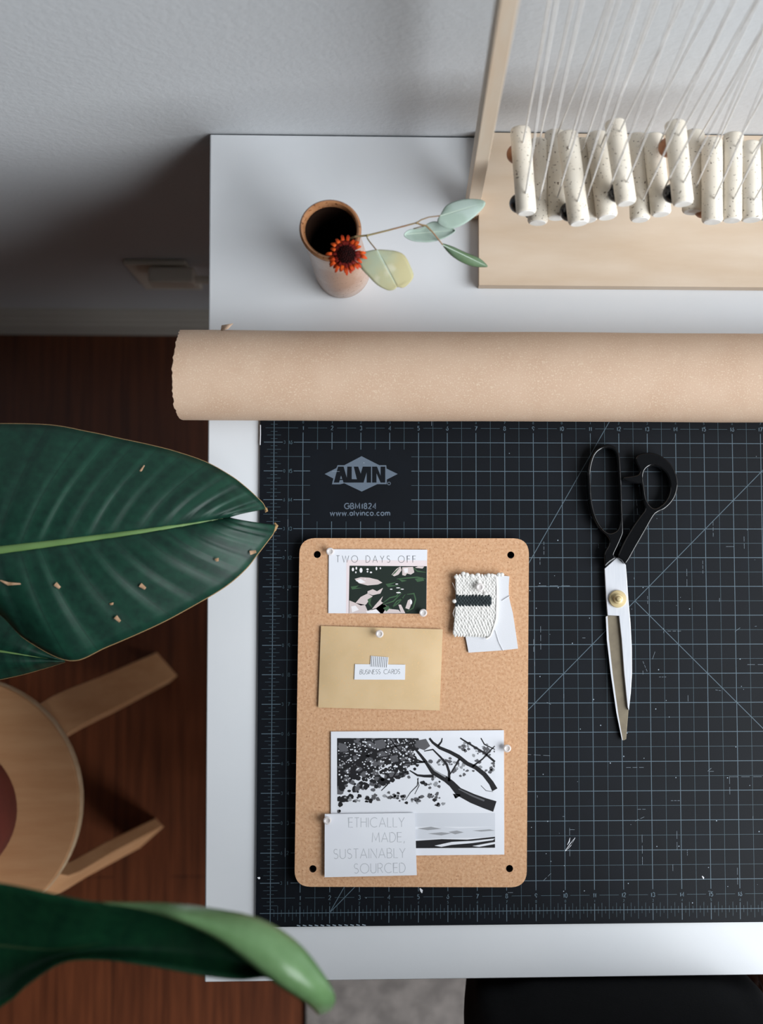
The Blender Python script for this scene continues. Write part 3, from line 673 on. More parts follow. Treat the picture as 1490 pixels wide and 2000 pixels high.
# left long bow
def zs3(pts): return [at(*ZS(x,y), z) for x,y,z in pts]
hz = .28
def cr_closed(pts, sub=4):
    n = len(pts); out = []
    for i in range(n):
        p0,p1,p2,p3 = (Vector(pts[(i+j-1)%n]) for j in range(4))
        for s_ in range(sub):
            t = s_/sub; out.append(.5*((2*p1)+(p2-p0)*t+(2*p0-5*p1+4*p2-p3)*t*t+(3*p1-p0-3*p2+p3)*t**3))
    return out
ZH = zo((1130,860), 7.45)
def inset(loop, d):                                        # move a loop towards the bar's material by d
    n = len(loop); out = []
    for i in range(n):
        t = (Vector(loop[(i+1)%n])-Vector(loop[i-1])); t = t.normalized() if t.length > 1e-6 else Vector((1,0)); out.append((loop[i][0]-t.y*d, loop[i][1]+t.x*d))
    return out
def rounded_bar(mb, lo, li, za, zb, d):
    ar = lambda l: sum(l[i][0]*l[(i+1)%len(l)][1]-l[(i+1)%len(l)][0]*l[i][1] for i in range(len(l)))
    lo = lo if ar(lo) > 0 else lo[::-1]; li = li if ar(li) < 0 else li[::-1]
    steps = [(d,za),(.3*d,za+.3*d),(0,za+d),(0,zb-d*1.6),(.12*d,zb-d),(.3*d,zb-.55*d),(.6*d,zb-.2*d),(d,zb)]
    for l in (lo, li): mb.grid([[(x,y,z) for x,y in inset(l, o_)] for o_, z in steps][::-1], closed=True)
    a, b_ = inset(lo, d), inset(li, d); va, vb = [Vector((x,y,0)) for x,y in a], [Vector((x,y,0)) for x,y in b_]; fl_ = va+vb
    fs = []
    for t in tessellate_polygon([va, vb]):
        p,q,w = (fl_[i] for i in t); fs.append(tuple(t) if (q-p).cross(w-p).z > 0 else tuple(t[::-1]))
    mb.add([(p.x,p.y,zb) for p in fl_], fs); mb.add([(p.x,p.y,za) for p in fl_], [f[::-1] for f in fs])
def hp(pts, sub=3): return [(lambda q: (q.x, q.y))(at(*ZH(p.x, p.y), .40)) for p in cr_closed(pts, sub)]
Lout = hp([(122,600),(122,470),(145,330),(198,190),(280,105),(400,62),(500,78),(575,150),(605,290),(616,500),(628,700),(636,1000),(648,1290),(638,1380),(560,1560),(512,1668),(545,1705),(455,1770),(378,1832),(366,1740),(372,1630),(428,1530),(438,1450),(385,1375),(280,1265),(188,1080),(138,850)])
Lin = hp([(178,600),(174,480),(192,360),(236,225),(305,150),(400,116),(478,130),(532,190),(556,310),(570,500),(582,700),(590,1000),(594,1200),(556,1305),(465,1348),(385,1318),(306,1222),(238,1070),(190,850)])
mb = MB(); rounded_bar(mb, Lout, Lin, z0+.01, z0+.36, .045); build('long_bow', mb, m_blk, sc, angle=75)
Rout = hp([(818,250),(880,200),(1000,180),(1130,200),(1260,272),(1368,390),(1428,540),(1438,680),(1402,820),(1330,930),(1235,1012),(1150,1052),(1085,1110),(960,1330),(830,1555),(690,1792),(620,1745),(562,1700),(600,1580),(690,1400),(800,1220),(905,1075),(955,1000),(930,880),(915,730),(900,645),(850,636),(720,612),(645,580),(650,534),(760,520),(850,498),(876,460),(862,400),(826,330)])
Rin = hp([(955,700),(936,560),(952,455),(1010,392),(1090,372),(1185,410),(1275,500),(1318,640),(1306,780),(1245,895),(1160,965),(1085,985),(1018,925),(972,820)])
mb = MB(); rounded_bar(mb, Rout, Rin, z0+.01, z0+.40, .05); build('short_bow', mb, m_blk, sc, angle=75)

# ================================================================ CORK BOARD AND WHAT IS PINNED TO IT
CZ0, CZ = MZ+.008, MZ+.30
c4 = [at(585,1051,CZ), at(1033,1051.5,CZ), at(1028.5,1733,CZ), at(575,1732,CZ)]
def rounded(c4, r, n=7):
    out = []; m = len(c4)
    for i in range(m):
        p = Vector(c4[i][:2]); a = (Vector(c4[i-1][:2])-p).normalized(); b_ = (Vector(c4[(i+1)%m][:2])-p).normalized()
        s_, e_ = p+a*r, p+b_*r
        for k in range(n+1):
            t = k/n; q = s_*(1-t)**2 + p*2*t*(1-t) + e_*t**2; out.append((q.x*.93+(s_.x*(1-t)+e_.x*t)*.07, q.y*.93+(s_.y*(1-t)+e_.y*t)*.07))
    return out
outl = rounded(c4, .52)
cork = thing('cork_board', (*c4[3][:2], CZ0), 'rounded rectangular cork board with a hole in each corner, lying on the cutting mat', 'cork board')
holes = []
for px in ((619.5,1083),(997.5,1084),(995,1696.5),(611,1697)):
    h = at(*px, CZ); holes.append([(h.x+.122*math.cos(2*math.pi*k/16), h.y+.122*math.sin(2*math.pi*k/16)) for k in range(16)])
mb = MB().prism([outl]+holes, CZ0, CZ); build('board', mb, m_cork, cork, smooth=False)
mb = MB()
for h in holes:
    hi = [((x-h[0][0]+.122)*.97+h[0][0]-.122, y, 0) for x, y in h]
    cx_ = sum(p[0] for p in h)/16; cy_ = sum(p[1] for p in h)/16
    mb.grid([[(cx_+(x-cx_)*.985, cy_+(y-cy_)*.985, CZ-.005) for x,y in h], [(cx_+(x-cx_)*.985, cy_+(y-cy_)*.985, CZ0+.01) for x,y in h]], closed=True)
build('hole_lining', mb, m_hole, cork)

Z1_, Z2_, Z3_ = zo((560,1030), 2.98), zo((560,1400), 2.98), zo((860,1100), 8.765)
def fl(zf, pts, z): return [(lambda q: (q.x, q.y))(at(*zf(*p), z)) for p in pts]
# --- name card
K1 = CZ+.035
m_pic = [mat('leaf_print_dark', srgb(26,38,32), .45), mat('leaf_print_green', srgb(62,92,64), .45), mat('leaf_print_pale', srgb(206,192,190), .45), mat('leaf_print_white', srgb(232,228,230), .45)]
mb = MB().prism([fl(Z1_, [(245,127),(818,130),(812,503),(242,500)], K1)], K1-.02, K1)
mb.flat(fl(Z1_, [(347,190),(816,193),(815,226),(365,223),(360,500),(345,500)], K1), K1+.001, 2)
lettering(mb, 'TWO DAYS OFF', Z1_(288,203), Z1_(750,205), 13.0, K1+.002, .014, 1, .42)
mb.flat(fl(Z1_, [(365,223),(815,226),(812,503),(360,500)], K1), K1+.001, 3)
pz = K1+.002
for poly in ([(362,500),(364,425),(400,440),(455,450),(470,485),(520,470),(560,440),(600,475),(650,480),(668,500)],
             [(395,300),(430,290),(480,293),(530,305),(556,322),(530,333),(470,338),(420,325)],
             [(470,372),(500,360),(525,372),(560,352),(545,385),(500,395),(470,385)],
             [(400,440),(430,405),(470,385),(500,400),(460,450),(430,455)],
             [(512,455),(560,400),(548,430),(585,460),(560,500),(500,500),(485,490)],
             [(672,232),(735,230),(742,262),(722,275),(700,268),(690,282),(672,278)],
             [(610,275),(640,240),(662,228),(668,250),(650,275),(625,285)],
             [(690,470),(705,425),(722,415),(728,440),(712,478)], [(650,450),(665,450),(690,500),(665,500)],
             [(745,235),(765,226),(800,228),(790,240)]):
    mb.flat(fl(Z1_, poly, pz), pz, 5)
for poly in ([(460,490),(520,475),(545,500),(470,500)], [(374,460),(400,455),(420,480),(380,495)], [(400,310),(430,300),(460,320),(430,325)], [(680,240),(705,236),(705,262),(686,266)]):
    mb.flat(fl(Z1_, poly, pz), pz+.001, 6)
for cx_, cy_, a_, b_ in ((385,245,7,11),(405,238,5,9),(402,262,4,6),(432,250,9,15),(470,244,7,6),(470,258,5,5),(490,262,7,5),(522,240,5,10),(545,238,4,6),(456,300,3,3),(648,352,12,3),(672,360,10,3),(650,380,14,4),(640,330,9,3),(723,435,7,14),(608,360,8,3)):
    mb.flat(fl(Z1_, [(cx_+a_*math.cos(t), cy_+b_*math.sin(t)) for t in (0,.8,1.6,2.4,3.2,4,4.8,5.5)], pz), pz+.0008, 6)
for poly in ([(372,345),(420,338),(400,352),(440,352),(380,362)],[(575,330),(640,318),(600,336),(660,338),(590,348)],[(470,420),(495,405),(485,440),(500,470),(478,450)],[(560,470),(590,455),(600,470),(580,490)],[(650,300),(700,310),(670,318)],[(745,300),(790,290),(800,310),(760,318)]):
    mb.flat(fl(Z1_, poly, pz), pz+.0004, 4)
for pts_ in ([(612,280),(630,262),(655,236)],[(560,440),(600,410),(640,400),(665,350)],[(560,450),(620,430),(670,380)],[(600,475),(650,440),(690,390)],[(735,235),(760,255),(810,262)],[(700,390),(740,385),(750,420),(735,470),(700,490)],[(610,470),(640,430),(680,410)],[(640,300),(700,295),(760,290),(810,300)]):
    mb.strip(fl(Z1_, pts_, pz), [.02]+[.045]*(len(pts_)-2)+[.015], pz+.0006, 4)
o = build('business_card', mb, [m_white, m_ink, m_blush]+m_pic, smooth=False)
tag(o, 'white card with leaf photo and heading TWO DAYS OFF, upper left on the cork board', 'card')
# --- envelope
K2 = CZ+.14
env = thing('kraft_envelope', (*at(740,1305,K2)[:2], CZ), 'kraft brown envelope pinned on the cork board, labelled BUSINESS CARDS', 'envelope')
e4 = fl(Z1_, [(198,574),(908,594),(890,1067),(182,1050)], K2)
mb = MB(); n1, n2 = 12, 8; rt, rb2 = [], []
for j in range(n2+1):
    ra, rb_ = [], []
    for i in range(n1+1):
        u, v = i/n1, j/n2
        x = (e4[0][0]*(1-u)+e4[1][0]*u)*(1-v)+(e4[3][0]*(1-u)+e4[2][0]*u)*v; y = (e4[0][1]*(1-u)+e4[1][1]*u)*(1-v)+(e4[3][1]*(1-u)+e4[2][1]*u)*v
        bul = math.sin(math.pi*u)**.5*math.sin(math.pi*v)**.5 if 0 < u < 1 and 0 < v < 1 else 0
        ra.append((x,y,K2-.07+.09*bul)); rb_.append((x,y,K2-.08-.04*bul))
    rt.append(ra); rb2.append(rb_)
mb.grid(rt[::-1]); mb.grid(rb2)
for seq in ([(r_[0], q_[0]) for r_, q_ in zip(rt, rb2)], [(r_[-1], q_[-1]) for r_, q_ in zip(rt, rb2)], list(zip(rt[0], rb2[0])), list(zip(rt[-1], rb2[-1]))):
    mb.grid([[a_, b_] for a_, b_ in seq])
build('envelope_body', mb, m_kraft, env)
K3 = K2+.03
mb = MB().prism([fl(Z1_, [(397,796),(690,799),(688,887),(393,886)], K3)], K3-.008, K3)
lettering(mb, 'BUSINESS CARDS', Z1_(424,854), Z1_(658,852), 8.6, K3+.001, .011, 1, .16, jit=.45, slant=.1)
build('paper_label', mb, [m_white, m_ink], env, smooth=False)
mb = MB().prism([fl(Z1_, [(490,748),(592,756),(588,817),(485,811)], K3+.006)], K3+.002, K3+.006)
for k in range(9):
    t = (k+.6)/9.4; mb.strip(fl(Z1_, [(490+102*t, 749+8*t),(485+103*t, 810+6*t)], K3+.006), .019, K3+.007, 1)
build('striped_tape', mb, [m_white, m_ink], env, smooth=False)
# --- tree photograph
K4 = CZ+.05
gm = [mat('photo_tone_%s' % n_, srgb(*c_), .4) for n_, c_ in (('black',(32,32,35)),('grey',(92,92,96)),('light_grey',(150,152,156)),('pale',(222,224,230)),('paler',(206,209,216)))]
mb = MB().prism([fl(Z2_, [(257,86),(1264,78),(1266,802),(256,812)], K4)], K4-.02, K4)
pz = K4+.001
def pf(pts, dz, mi): mb.flat(fl(Z2_, pts, K4), pz+dz, mi)
def clampz(x, y): return (min(1211,max(294,x)), min(760,max(124,y)))
pf([(293,125),(1212,122),(1212,760),(293,765)], 0, 4)
pf([(293,560),(1212,560),(1212,640),(293,640)], .0006, 5)
pf([(750,655),(900,640),(1000,650),(1212,640),(1212,700),(750,712)], .001, 5)
for p_ in ([(820,680),(900,672),(960,678),(900,690)],[(940,670),(990,662),(1030,672),(980,684)],[(1080,662),(1180,655),(1212,662),(1130,668)],[(760,650),(840,640),(900,652),(820,660)]): pf(p_, .0013, 3)
pf([(750,722),(900,712),(1050,715),(1212,698),(1212,762),(750,765)], .0014, 1)
for p_ in ([(860,750),(960,728),(1080,722),(1212,708),(1200,718),(1080,735),(960,745),(900,757)],[(1080,752),(1212,728),(1212,740),(1120,757)]): pf(p_, .0018, 4)
rt_ = random.Random(21)
def blob(x, y, r, mi, dz):
    n = 7; a0 = rt_.uniform(0,6); pf([clampz(x+r*rt_.uniform(.6,1.2)*math.cos(a0+6.283*k/n), y+r*rt_.uniform(.5,1.0)*math.sin(a0+6.283*k/n)) for k in range(n)], dz, mi)
pf([(293,125),(700,124),(690,180),(620,260),(520,320),(400,350),(340,400),(293,420)], .0016, 1)
for k in range(430):
    x = 293+(rt_.random()**1.35)*470; lim = 520-(x-293)*.45; y = 124+(rt_.random()**1.25)*(lim-124)
    blob(x, y, rt_.uniform(9,26), 1 if rt_.random() < .72 else 2, .0018+k*1e-6)
for k in range(260):
    x = 300+rt_.random()*440; y = 130+rt_.random()*(280-(x-300)*.25); blob(x, y, rt_.uniform(2.5,7), 4, .0024+k*1e-6)
for cx_, cy_, sx_, sy_, n_ in ((500,480,60,20,14),(400,480,50,16,10),(640,465,70,22,18),(740,480,60,22,16),(860,460,40,30,12),(880,510,30,12,6),(300,545,20,12,5),(840,390,60,24,14),(1020,300,90,60,26),(1150,200,60,60,26),(1040,170,60,34,18),(900,260,50,30,14),(680,330,40,26,12),(1190,300,24,30,8)):
    for k in range(n_): blob(cx_+rt_.gauss(0,sx_*.5), cy_+rt_.gauss(0,sy_*.5), rt_.uniform(6,15), rt_.choice((2,2,3,1) if cx_ < 900 else (2,2,3)), .0027+k*1e-6)
for p_ in ([(510,140),(560,130),(580,160),(560,195),(520,180)],[(750,140),(810,128),(835,170),(800,195),(760,180)],[(300,150),(345,160),(360,200),(310,205)],[(600,230),(640,215),(650,260),(610,265)]): pf(p_, .003, 2)
def br_(pts, ws, dz=.0034, mi=1): mb.strip(fl(Z2_, [clampz(*p) for p in pts], K4), [w/2.98/56.5 for w in ws], pz+dz, mi)
br_([(1212,522),(1150,502),(1080,475),(1000,435),(960,390),(925,362),(850,322),(815,270),(780,225),(750,190),(722,135)], [62,58,54,46,36,34,26,20,15,12,8])
br_([(1150,488),(1080,460),(1000,420)], [10,9,6], .0036, 2); br_([(925,350),(860,312),(820,262)], [9,7,5], .0036, 3)
br_([(1212,425),(1190,385),(1150,335),(1100,295),(1050,272),(1000,232),(950,205),(890,180),(850,150),(830,125)], [34,28,26,24,22,22,20,18,14,12])
br_([(945,375),(945,320),(930,275),(895,235),(850,190),(800,200)], [16,14,13,11,8,5]); br_([(855,345),(800,345),(760,340),(715,312)], [18,15,11,6])
br_([(805,262),(750,266),(690,270),(650,298),(620,350),(580,400),(550,430)], [12,10,9,8,9,7,4]); br_([(1005,245),(985,280),(950,335)], [12,9,6])
br_([(1212,262),(1150,210),(1100,180),(1050,150),(1010,124)], [12,12,11,10,8]); br_([(1080,290),(1140,245),(1190,190),(1212,170)], [10,8,7,5])
br_([(765,355),(760,400),(720,440),(690,485)], [5,5,4,3]); br_([(760,360),(770,400),(745,450)], [4,4,3]); br_([(880,170),(900,145),(905,124)], [12,9,6])
br_([(1130,124),(1150,160),(1212,190)], [6,7,5]); br_([(300,330),(420,250),(560,190),(720,150)], [10,12,12,8]); br_([(293,230),(400,210),(520,240),(640,220)], [8,9,8,5])
br_([(1130,400),(1160,430),(1200,436)], [3,3,2]); br_([(985,470),(975,462),(1010,455)], [14,14,8]); br_([(600,125),(640,180),(700,230),(790,262)], [7,8,8,8])
o = build('photo_print', mb, [m_white]+gm, smooth=False)
tag(o, 'black and white photograph of tree branches over water, pinned low on the cork board', 'photo')
# --- slogan card
K5 = CZ+.13
c_ = fl(Z2_, [(221,566),(745,560),(757,922),(220,934)], K5)
mb = MB().prism([c_], K5-.018, K5)
for txt, a_, b_, y_, y2 in (('ETHICALLY',360,684,643,641),('MADE,',497,686,730,728),('SUSTAINABLY',273,690,826,820),('SOURCED',392,690,911,906)):
    lettering(mb, txt, Z2_(a_,y_), Z2_(b_,y2), 18.6, K5+.001, .020, 1, .2)
o = build('slogan_card', mb, [m_white, m_grey], smooth=False)
tag(o, 'white card reading ETHICALLY MADE, SUSTAINABLY SOURCED overlapping the tree photograph', 'card')
# --- fabric swatches
K6 = CZ+.06
mb = MB(); oc = fl(Z3_, [(900,190),(1180,226),(1170,400),(1172,560),(1200,700),(1240,850),(1285,1150),(1330,1462),(1080,1490),(800,1510),(482,1532),(450,1360),(425,1240),(500,700),(560,300)], K6)
mb.prism([oc], K6-.025, K6+.01)
mb.tube([at(*Z3_(x,y), K6+.03) for x,y in ((1190,560),(1120,600),(1060,640))], .012, 6); mb.tube([at(*Z3_(x,y), K6+.03) for x,y in ((940,1150),(1000,1350),(1075,1500))], .008, 6)
o = build('cloth_swatch', mb, m_cloth, bevel=.012); tag(o, 'plain white cloth swatch with frayed edge under the woven swatch on the cork board', 'fabric')
sw = thing('woven_swatch', (*at(920,1170,K6)[:2], K6), 'thick white woven swatch with one black band, upper right on the cork board', 'fabric')
def wl_(v):   # left and right edges of the weave at zoomed row v
    pts = [(215,250,955),(560,262,962),(740,250,968),(980,235,950),(1100,222,890),(1225,210,850),(1275,400,800)]
    for (a0,l0,r0),(a1,l1,r1) in zip(pts, pts[1:]):
        if v <= a1: t = (v-a0)/(a1-a0); return l0+(l1-l0)*t, r0+(r1-r0)*t
    return pts[-1][1:]
KW = K6+.13
poly = [(255,230)]+[(wl_(v)[1],v) for v in range(230,1240,60)]+[(800,1275),(430,1245)]+[(wl_(v)[0],v) for v in range(1200,230,-60)]
mb = MB().prism([fl(Z3_, poly, KW)], K6+.02, KW-.03)
mk = MB(); rw = random.Random(4)
for r_ in range(30):
    v = 232+r_*34
    l_, rr_ = wl_(v); n_ = 13; band = 565 <= v <= 725
    for c__ in range(n_):
        t = (c__+.5+(.5 if r_ % 2 else 0))/n_
        x = l_+(rr_-l_)*t
        if x > rr_-8 or (v > 1228 and x < 430): continue
        tgt = mk if (band and x < 860) else mb
        p = at(*Z3_(x+rw.uniform(-4,4), v+rw.uniform(-4,4)), KW); p.z = KW-.02 + (.02 if tgt is mk else rw.uniform(-.008,.008))
        tgt.ball(p, .062, 7, sc=(.95,1.75 if tgt is mb else 1.3,.8))
for x, y in ((270,235),(390,178),(450,195),(640,200),(650,320),(770,520),(240,650),(820,205),(880,210),(1000,195),(1050,195),(540,215)):
    p = at(*Z3_(x,y), KW); mb.ball(p, .075, 8, sc=(1.2,1.0,.8))
for k in range(9): mb.tube([at(*Z3_(860+k*12,1010+k*10-k*k), KW), at(*Z3_(720+k*14,930+k*36), KW+.01)], .012, 5) if k < 2 else None
mb.tube([at(*Z3_(x,y), KW) for x,y in ((950,230),(965,450),(960,700),(950,950),(900,1120),(850,1250),(780,1295))], .035, 8)
mb.tube([at(*Z3_(x,y), K6+.1) for x,y in ((205,335),(235,400),(255,470))], .007, 5); mb.tube([at(*Z3_(x,y), K6+.1) for x,y in ((245,760),(215,860),(240,940))], .012, 5)
build('weave', mb, m_yarn, sw); build('black_band', mk, m_yarnb, sw)
# --- push pins
PINS = [((644.5,1077),K1+.02,'clear push pin at the top left corner of the leaf photo card'),
        ((826.5,1197),K1+.02,'clear push pin at the bottom right corner of the leaf photo card'),
        ((741,1238),K2+.03,'clear push pin at the top middle of the kraft envelope'),
        ((990.5,1462),K4+.01,'clear push pin on the right edge of the tree photograph'),
        ((639,1603),K5-.02,'clear push pin at the left edge of the ETHICALLY MADE card'),
        ((937,1147),KW+.02,'clear push pin through the woven swatch above its black band')]
first = None
for (px, zb, lab) in PINS:
    zt = zb+.16; c_ = at(*px, zt)
    t = thing('push_pin', (c_.x, c_.y, zb), lab, 'push pin', 'clear push pins on the cork board')
    if first is None:
        mb = MB().lathe([(.03,0),(.055,0.0),(.05,.05),(.06,.09),(.125,.11),(.135,.13),(.125,.155),(.09,.165),(.07,.15),(0,.148)], (c_.x,c_.y,zb), 24)
        b1 = build('pin_head', mb, m_clear, t)
        mb = MB().lathe([(.012,0),(.012,-.25)], (c_.x,c_.y,zb), 8); b2 = build('pin_needle', mb, m_steel, t); first = (b1, b2)
    else:
        for s_ in first: copy_part(s_, t)

# ================================================================ STOOL, POT AND PLANT
stx, sty = -15.55, 1.5
sc_ = at(-96, 1572, -11.3); SR = 5.55
stool = thing('round_stool', (sc_.x, sc_.y, -29), 'round birch stool with bent plywood legs standing on the wooden floor left of the table', 'stool')
mb = MB().lathe([(SR-.05,0),(SR,.08),(SR,.62),(SR-.06,.7),(0,.7)], (sc_.x,sc_.y,-12.0), 72); build('seat', mb, [m_stool], stool)
mb = MB().lathe([(SR+.01,.06),(SR+.03,.1),(SR+.03,.6),(SR+.01,.64)], (sc_.x,sc_.y,-12.0), 72); mb.f = mb.f[:-2]; mb.m = mb.m[:-2]; build('seat_edge', mb, m_stooledge, stool)
b1 = at(322,1300,-29); b2 = at(292,1632,-29)
def leg(ang, rad_out, zoff):
    d = Vector((math.cos(ang), math.sin(ang), 0)); sd = Vector((-d.y, d.x, 0)); c0 = Vector((sc_.x, sc_.y, 0)); rows = []
    prof_ = [(1.2,-12.1),(SR-2.4,-12.1),(SR-1.3,-12.25),(SR-.6,-12.7),(SR-.15,-13.6),(SR+.05,-15),(SR+.4,-20),(rad_out,-28.99)]
    outer = []; 
    for i, (r_, z_) in enumerate(prof_):
        a = prof_[max(0,i-1)]; b_ = prof_[min(len(prof_)-1,i+1)]; t = Vector((b_[0]-a[0], b_[1]-a[1])).normalized(); nrm = Vector((t.y, -t.x))
        th = .36; w = .95 - (.1 if i < 2 else 0)
        pi_ = c0+d*(r_+nrm.x*th)+Vector((0,0,z_+nrm.y*th*(0 if i == len(prof_)-1 else 1))); po = c0+d*(r_-nrm.x*th)+Vector((0,0,z_-nrm.y*th*(0 if i in (0,1,len(prof_)-1) else 1)))
        if i < 2: po.z = -12.02
        rows.append([pi_-sd*w, po-sd*w, po+sd*w, pi_+sd*w])
    m_ = MB(); m_.grid(rows, closed=True); m_.add(rows[0], [(0,1,2,3)]); m_.add(rows[-1], [(3,2,1,0)])
    build('leg', m_, m_stool, stool, bevel=.08)
a1 = math.atan2(b1.y-sc_.y, b1.x-sc_.x); r1 = (Vector(b1[:2])-Vector(sc_[:2])).length
a2 = math.atan2(b2.y-sc_.y, b2.x-sc_.x); r2 = (Vector(b2[:2])-Vector(sc_[:2])).length
for a_, r_ in ((a1,r1),(a2,r2),((a1+a2)/2+math.pi-.75,r1),((a1+a2)/2+math.pi+.75,r1)): leg(a_, r_-.2, 0)
# plant
potc = (sc_.x-.1, sc_.y-.25)
plant = thing('potted_plant', (potc[0], potc[1], -11.3), 'big-leaved green plant in a terracotta pot, its leaves reaching over the left table edge', 'plant')
pr = 3.0
mb = MB().lathe([(pr-.2,0),(pr,.1),(pr+.75,5.0),(pr+.95,5.05),(pr+1.0,6.2),(pr+.9,6.3),(pr+.7,6.25),(pr+.6,5.0),(0,4.9)], (potc[0],potc[1],-11.29), 56)
build('pot', mb, m_pot, plant)
mb = MB().lathe([(0,5.3),(2,5.4),(pr+.62,5.25)], (potc[0],potc[1],-11.29), 40); mb.f = mb.f[:-1]; mb.m = mb.m[:-1]; build('soil', mb, m_soil, plant)
Z4 = zo((0,800), 2.483)
def interp(tab, x):
    for (a0,*p0),(a1,*p1) in zip(tab, tab[1:]):
        if x <= a1 or (a1,*p1) == tab[-1]:
            t = max(0,min(1,(x-a0)/(a1-a0))); return [u+(v-u)*t for u, v in zip(p0, p1)]
def smooth_tab(tab, n):
    out = []
    m = len(tab)
    for i in range(m-1):
        p0 = Vector(tab[max(i-1,0)]); p1 = Vector(tab[i]); p2 = Vector(tab[i+1]); p3 = Vector(tab[min(i+2,m-1)])
        for s_ in range(n):
            t = s_/n; out.append(.5*((2*p1)+(p2-p0)*t+(2*p0-5*p1+4*p2-p3)*t*t+(3*p1-p0-3*p2+p3)*t**3))
    out.append(Vector(tab[-1])); return out
# big leaf: midrib station -> the two edge points its side veins reach
MID = [(-1100,760),(-800,740),(-520,722),(-300,705),(-50,686),(100,668),(220,653),(380,632),(500,616),(660,594),(800,573),(900,558),(1000,541),(1060,531),(1110,523)]
UPE = [(-1060,600),(-760,330),(-480,160),(-200,80),(200,72),(430,108),(580,140),(720,170),(850,203),(1000,255),(1120,322),(1190,375),(1245,425),(1275,455),(1288,482)]
LOE = [(-1000,960),(-640,1090),(-340,1060),(-60,965),(130,1118),(340,1217),(520,1150),(760,1045),(930,955),(1090,860),(1190,775),(1250,700),(1300,635),(1325,600),(1336,560)]
sm, su, sl = smooth_tab(MID,8), smooth_tab(UPE,8), smooth_tab(LOE,8)
def big_leaf(sm, su, sl, zf, m, name, nv, droop, parent, NV=14, pleat=.05, zmid=None, veinbend=.18):
    top, bot = [], []; n = len(sm)
    for i in range(n):
        u = i/(n-1); saw = ((u*nv) % 1.0); pl = pleat*(saw if saw < .85 else (1-saw)/.15*.85)
        for side, ed, dst in ((1,su,top),(-1,sl,bot)):
            r_ = []
            for j in range(NV+1):
                v = j/NV; a, b_ = sm[i], ed[i]
                q = a.lerp(b_, v); base = Vector((a.x, b_.y)).lerp(Vector((b_.x, b_.y)), 1)
                q = q + Vector((-(b_.x-a.x)*veinbend*math.sin(math.pi*v)*.6, 0))
                z = zf(u) - droop*v*v + .35*math.sin(math.pi*min(1,v*1.1))*.5 + pl*math.sin(math.pi*v)**.5*(1 if v > 0 else 0)
                r_.append(at(q.x, q.y, z))
            dst.append(r_)
    mb = MB(); mb.grid([[r_[j] for j in range(NV+1)][::-1] for r_ in top]); mb.grid(bot)
    return build(name, mb, m, parent, solid=.025, angle=80)
pxm, pxu, pxl = ([Vector(Z4(p.x,p.y)) for p in s_] for s_ in (sm,su,sl))
zl1 = lambda u: 4.2 - 1.6*u*u
lf = big_leaf(pxm, pxu, pxl, zl1, m_leaf, 'leaf', 17, .9, plant, pleat=.07)
mb = MB(); n = len(pxm)
mb.tube([at(p.x,p.y,zl1(i/(n-1))+.03) for i, p in enumerate(pxm)], [max(.008,.16*(1-i/(n-1))**.75) for i in range(n)], 10, flat=.55); build('midrib', mb, m_rib, lf)
n = len(pxu)
mb = MB()
mb.tube([at(p.x,p.y,zl1(i/(n-1))-.9) for i, p in enumerate(pxu)], .016, 6); mb.tube([at(p.x,p.y,zl1(i/(n-1))-.9) for i, p in enumerate(pxl)], .018, 6)
mb.tube([at(pxu[-1].x+dx,pxu[-1].y+dy,1.7) for dx,dy in ((-4,-4),(0,0),(2,4),(-1,6))], [.03,.06,.05,.02], 8)
mb.tube([at(pxl[-1].x+dx,pxl[-1].y+dy,1.7) for dx,dy in ((-2,-4),(2,1),(-1,9),(-4,14))], [.03,.06,.045,.02], 8)
build('dry_edge', mb, m_ledge, lf)
def pxlf(x, y):   # height of the leaf surface is found from its own shape
    best = None
    for i in range(len(pxm)):
        for ed in (pxu, pxl):
            for j in range(0,15):
                v = j/14; q = pxm[i].lerp(ed[i], v)+Vector((-(ed[i].x-pxm[i].x)*.18*math.sin(math.pi*v)*.6,0)); d = (q-Vector((x,y))).length
                if best is None or d < best[0]:
                    u = i/(len(pxm)-1); best = (d, zl1(u)-.9*v*v+.175*math.sin(math.pi*min(1,v*1.1)))
    return best[1]
for sp in ([(700,270),(670,315),(637,368)], [(0,828),(40,845),(100,845)], [(268,845),(290,865)], [(680,850),(705,868)], [(540,938),(542,948)], [(560,1005),(582,1028)], [(1050,722),(1054,736)], [(1212,695),(1242,688)]):
    pts = [Z4(*p) for p in sp]; z_ = pxlf(*pts[0])+.10
    w = .05 if len(sp) > 2 else .07
    mb = MB().tube([at(*p, z_) for p in pts], [w*.3]+[w]*(len(sp)-2)+[w*.4] if len(sp) > 2 else [w, w*.6], 6, flat=.3); build('scar', mb, m_scar, lf)
# petiole
def petiole(a, mids, r0, r1, parent):
    pts = [Vector((potc[0]+random.Random(len(mids)).uniform(-.4,.4), potc[1], -6.2))]+[Vector(q) for q in mids]+[a]
    n_ = len(pts); mb = MB().tube(pts, [r0+(r1-r0)*i/(n_-1) for i in range(n_)], 10); return build('leaf_stalk', mb, m_rib, parent)
s0 = at(pxm[0].x, pxm[0].y, zl1(0))
petiole(s0, [(potc[0]-4, potc[1]+3,-1),(s0.x-3,s0.y-1.5,3.2)], .45, .2, plant)
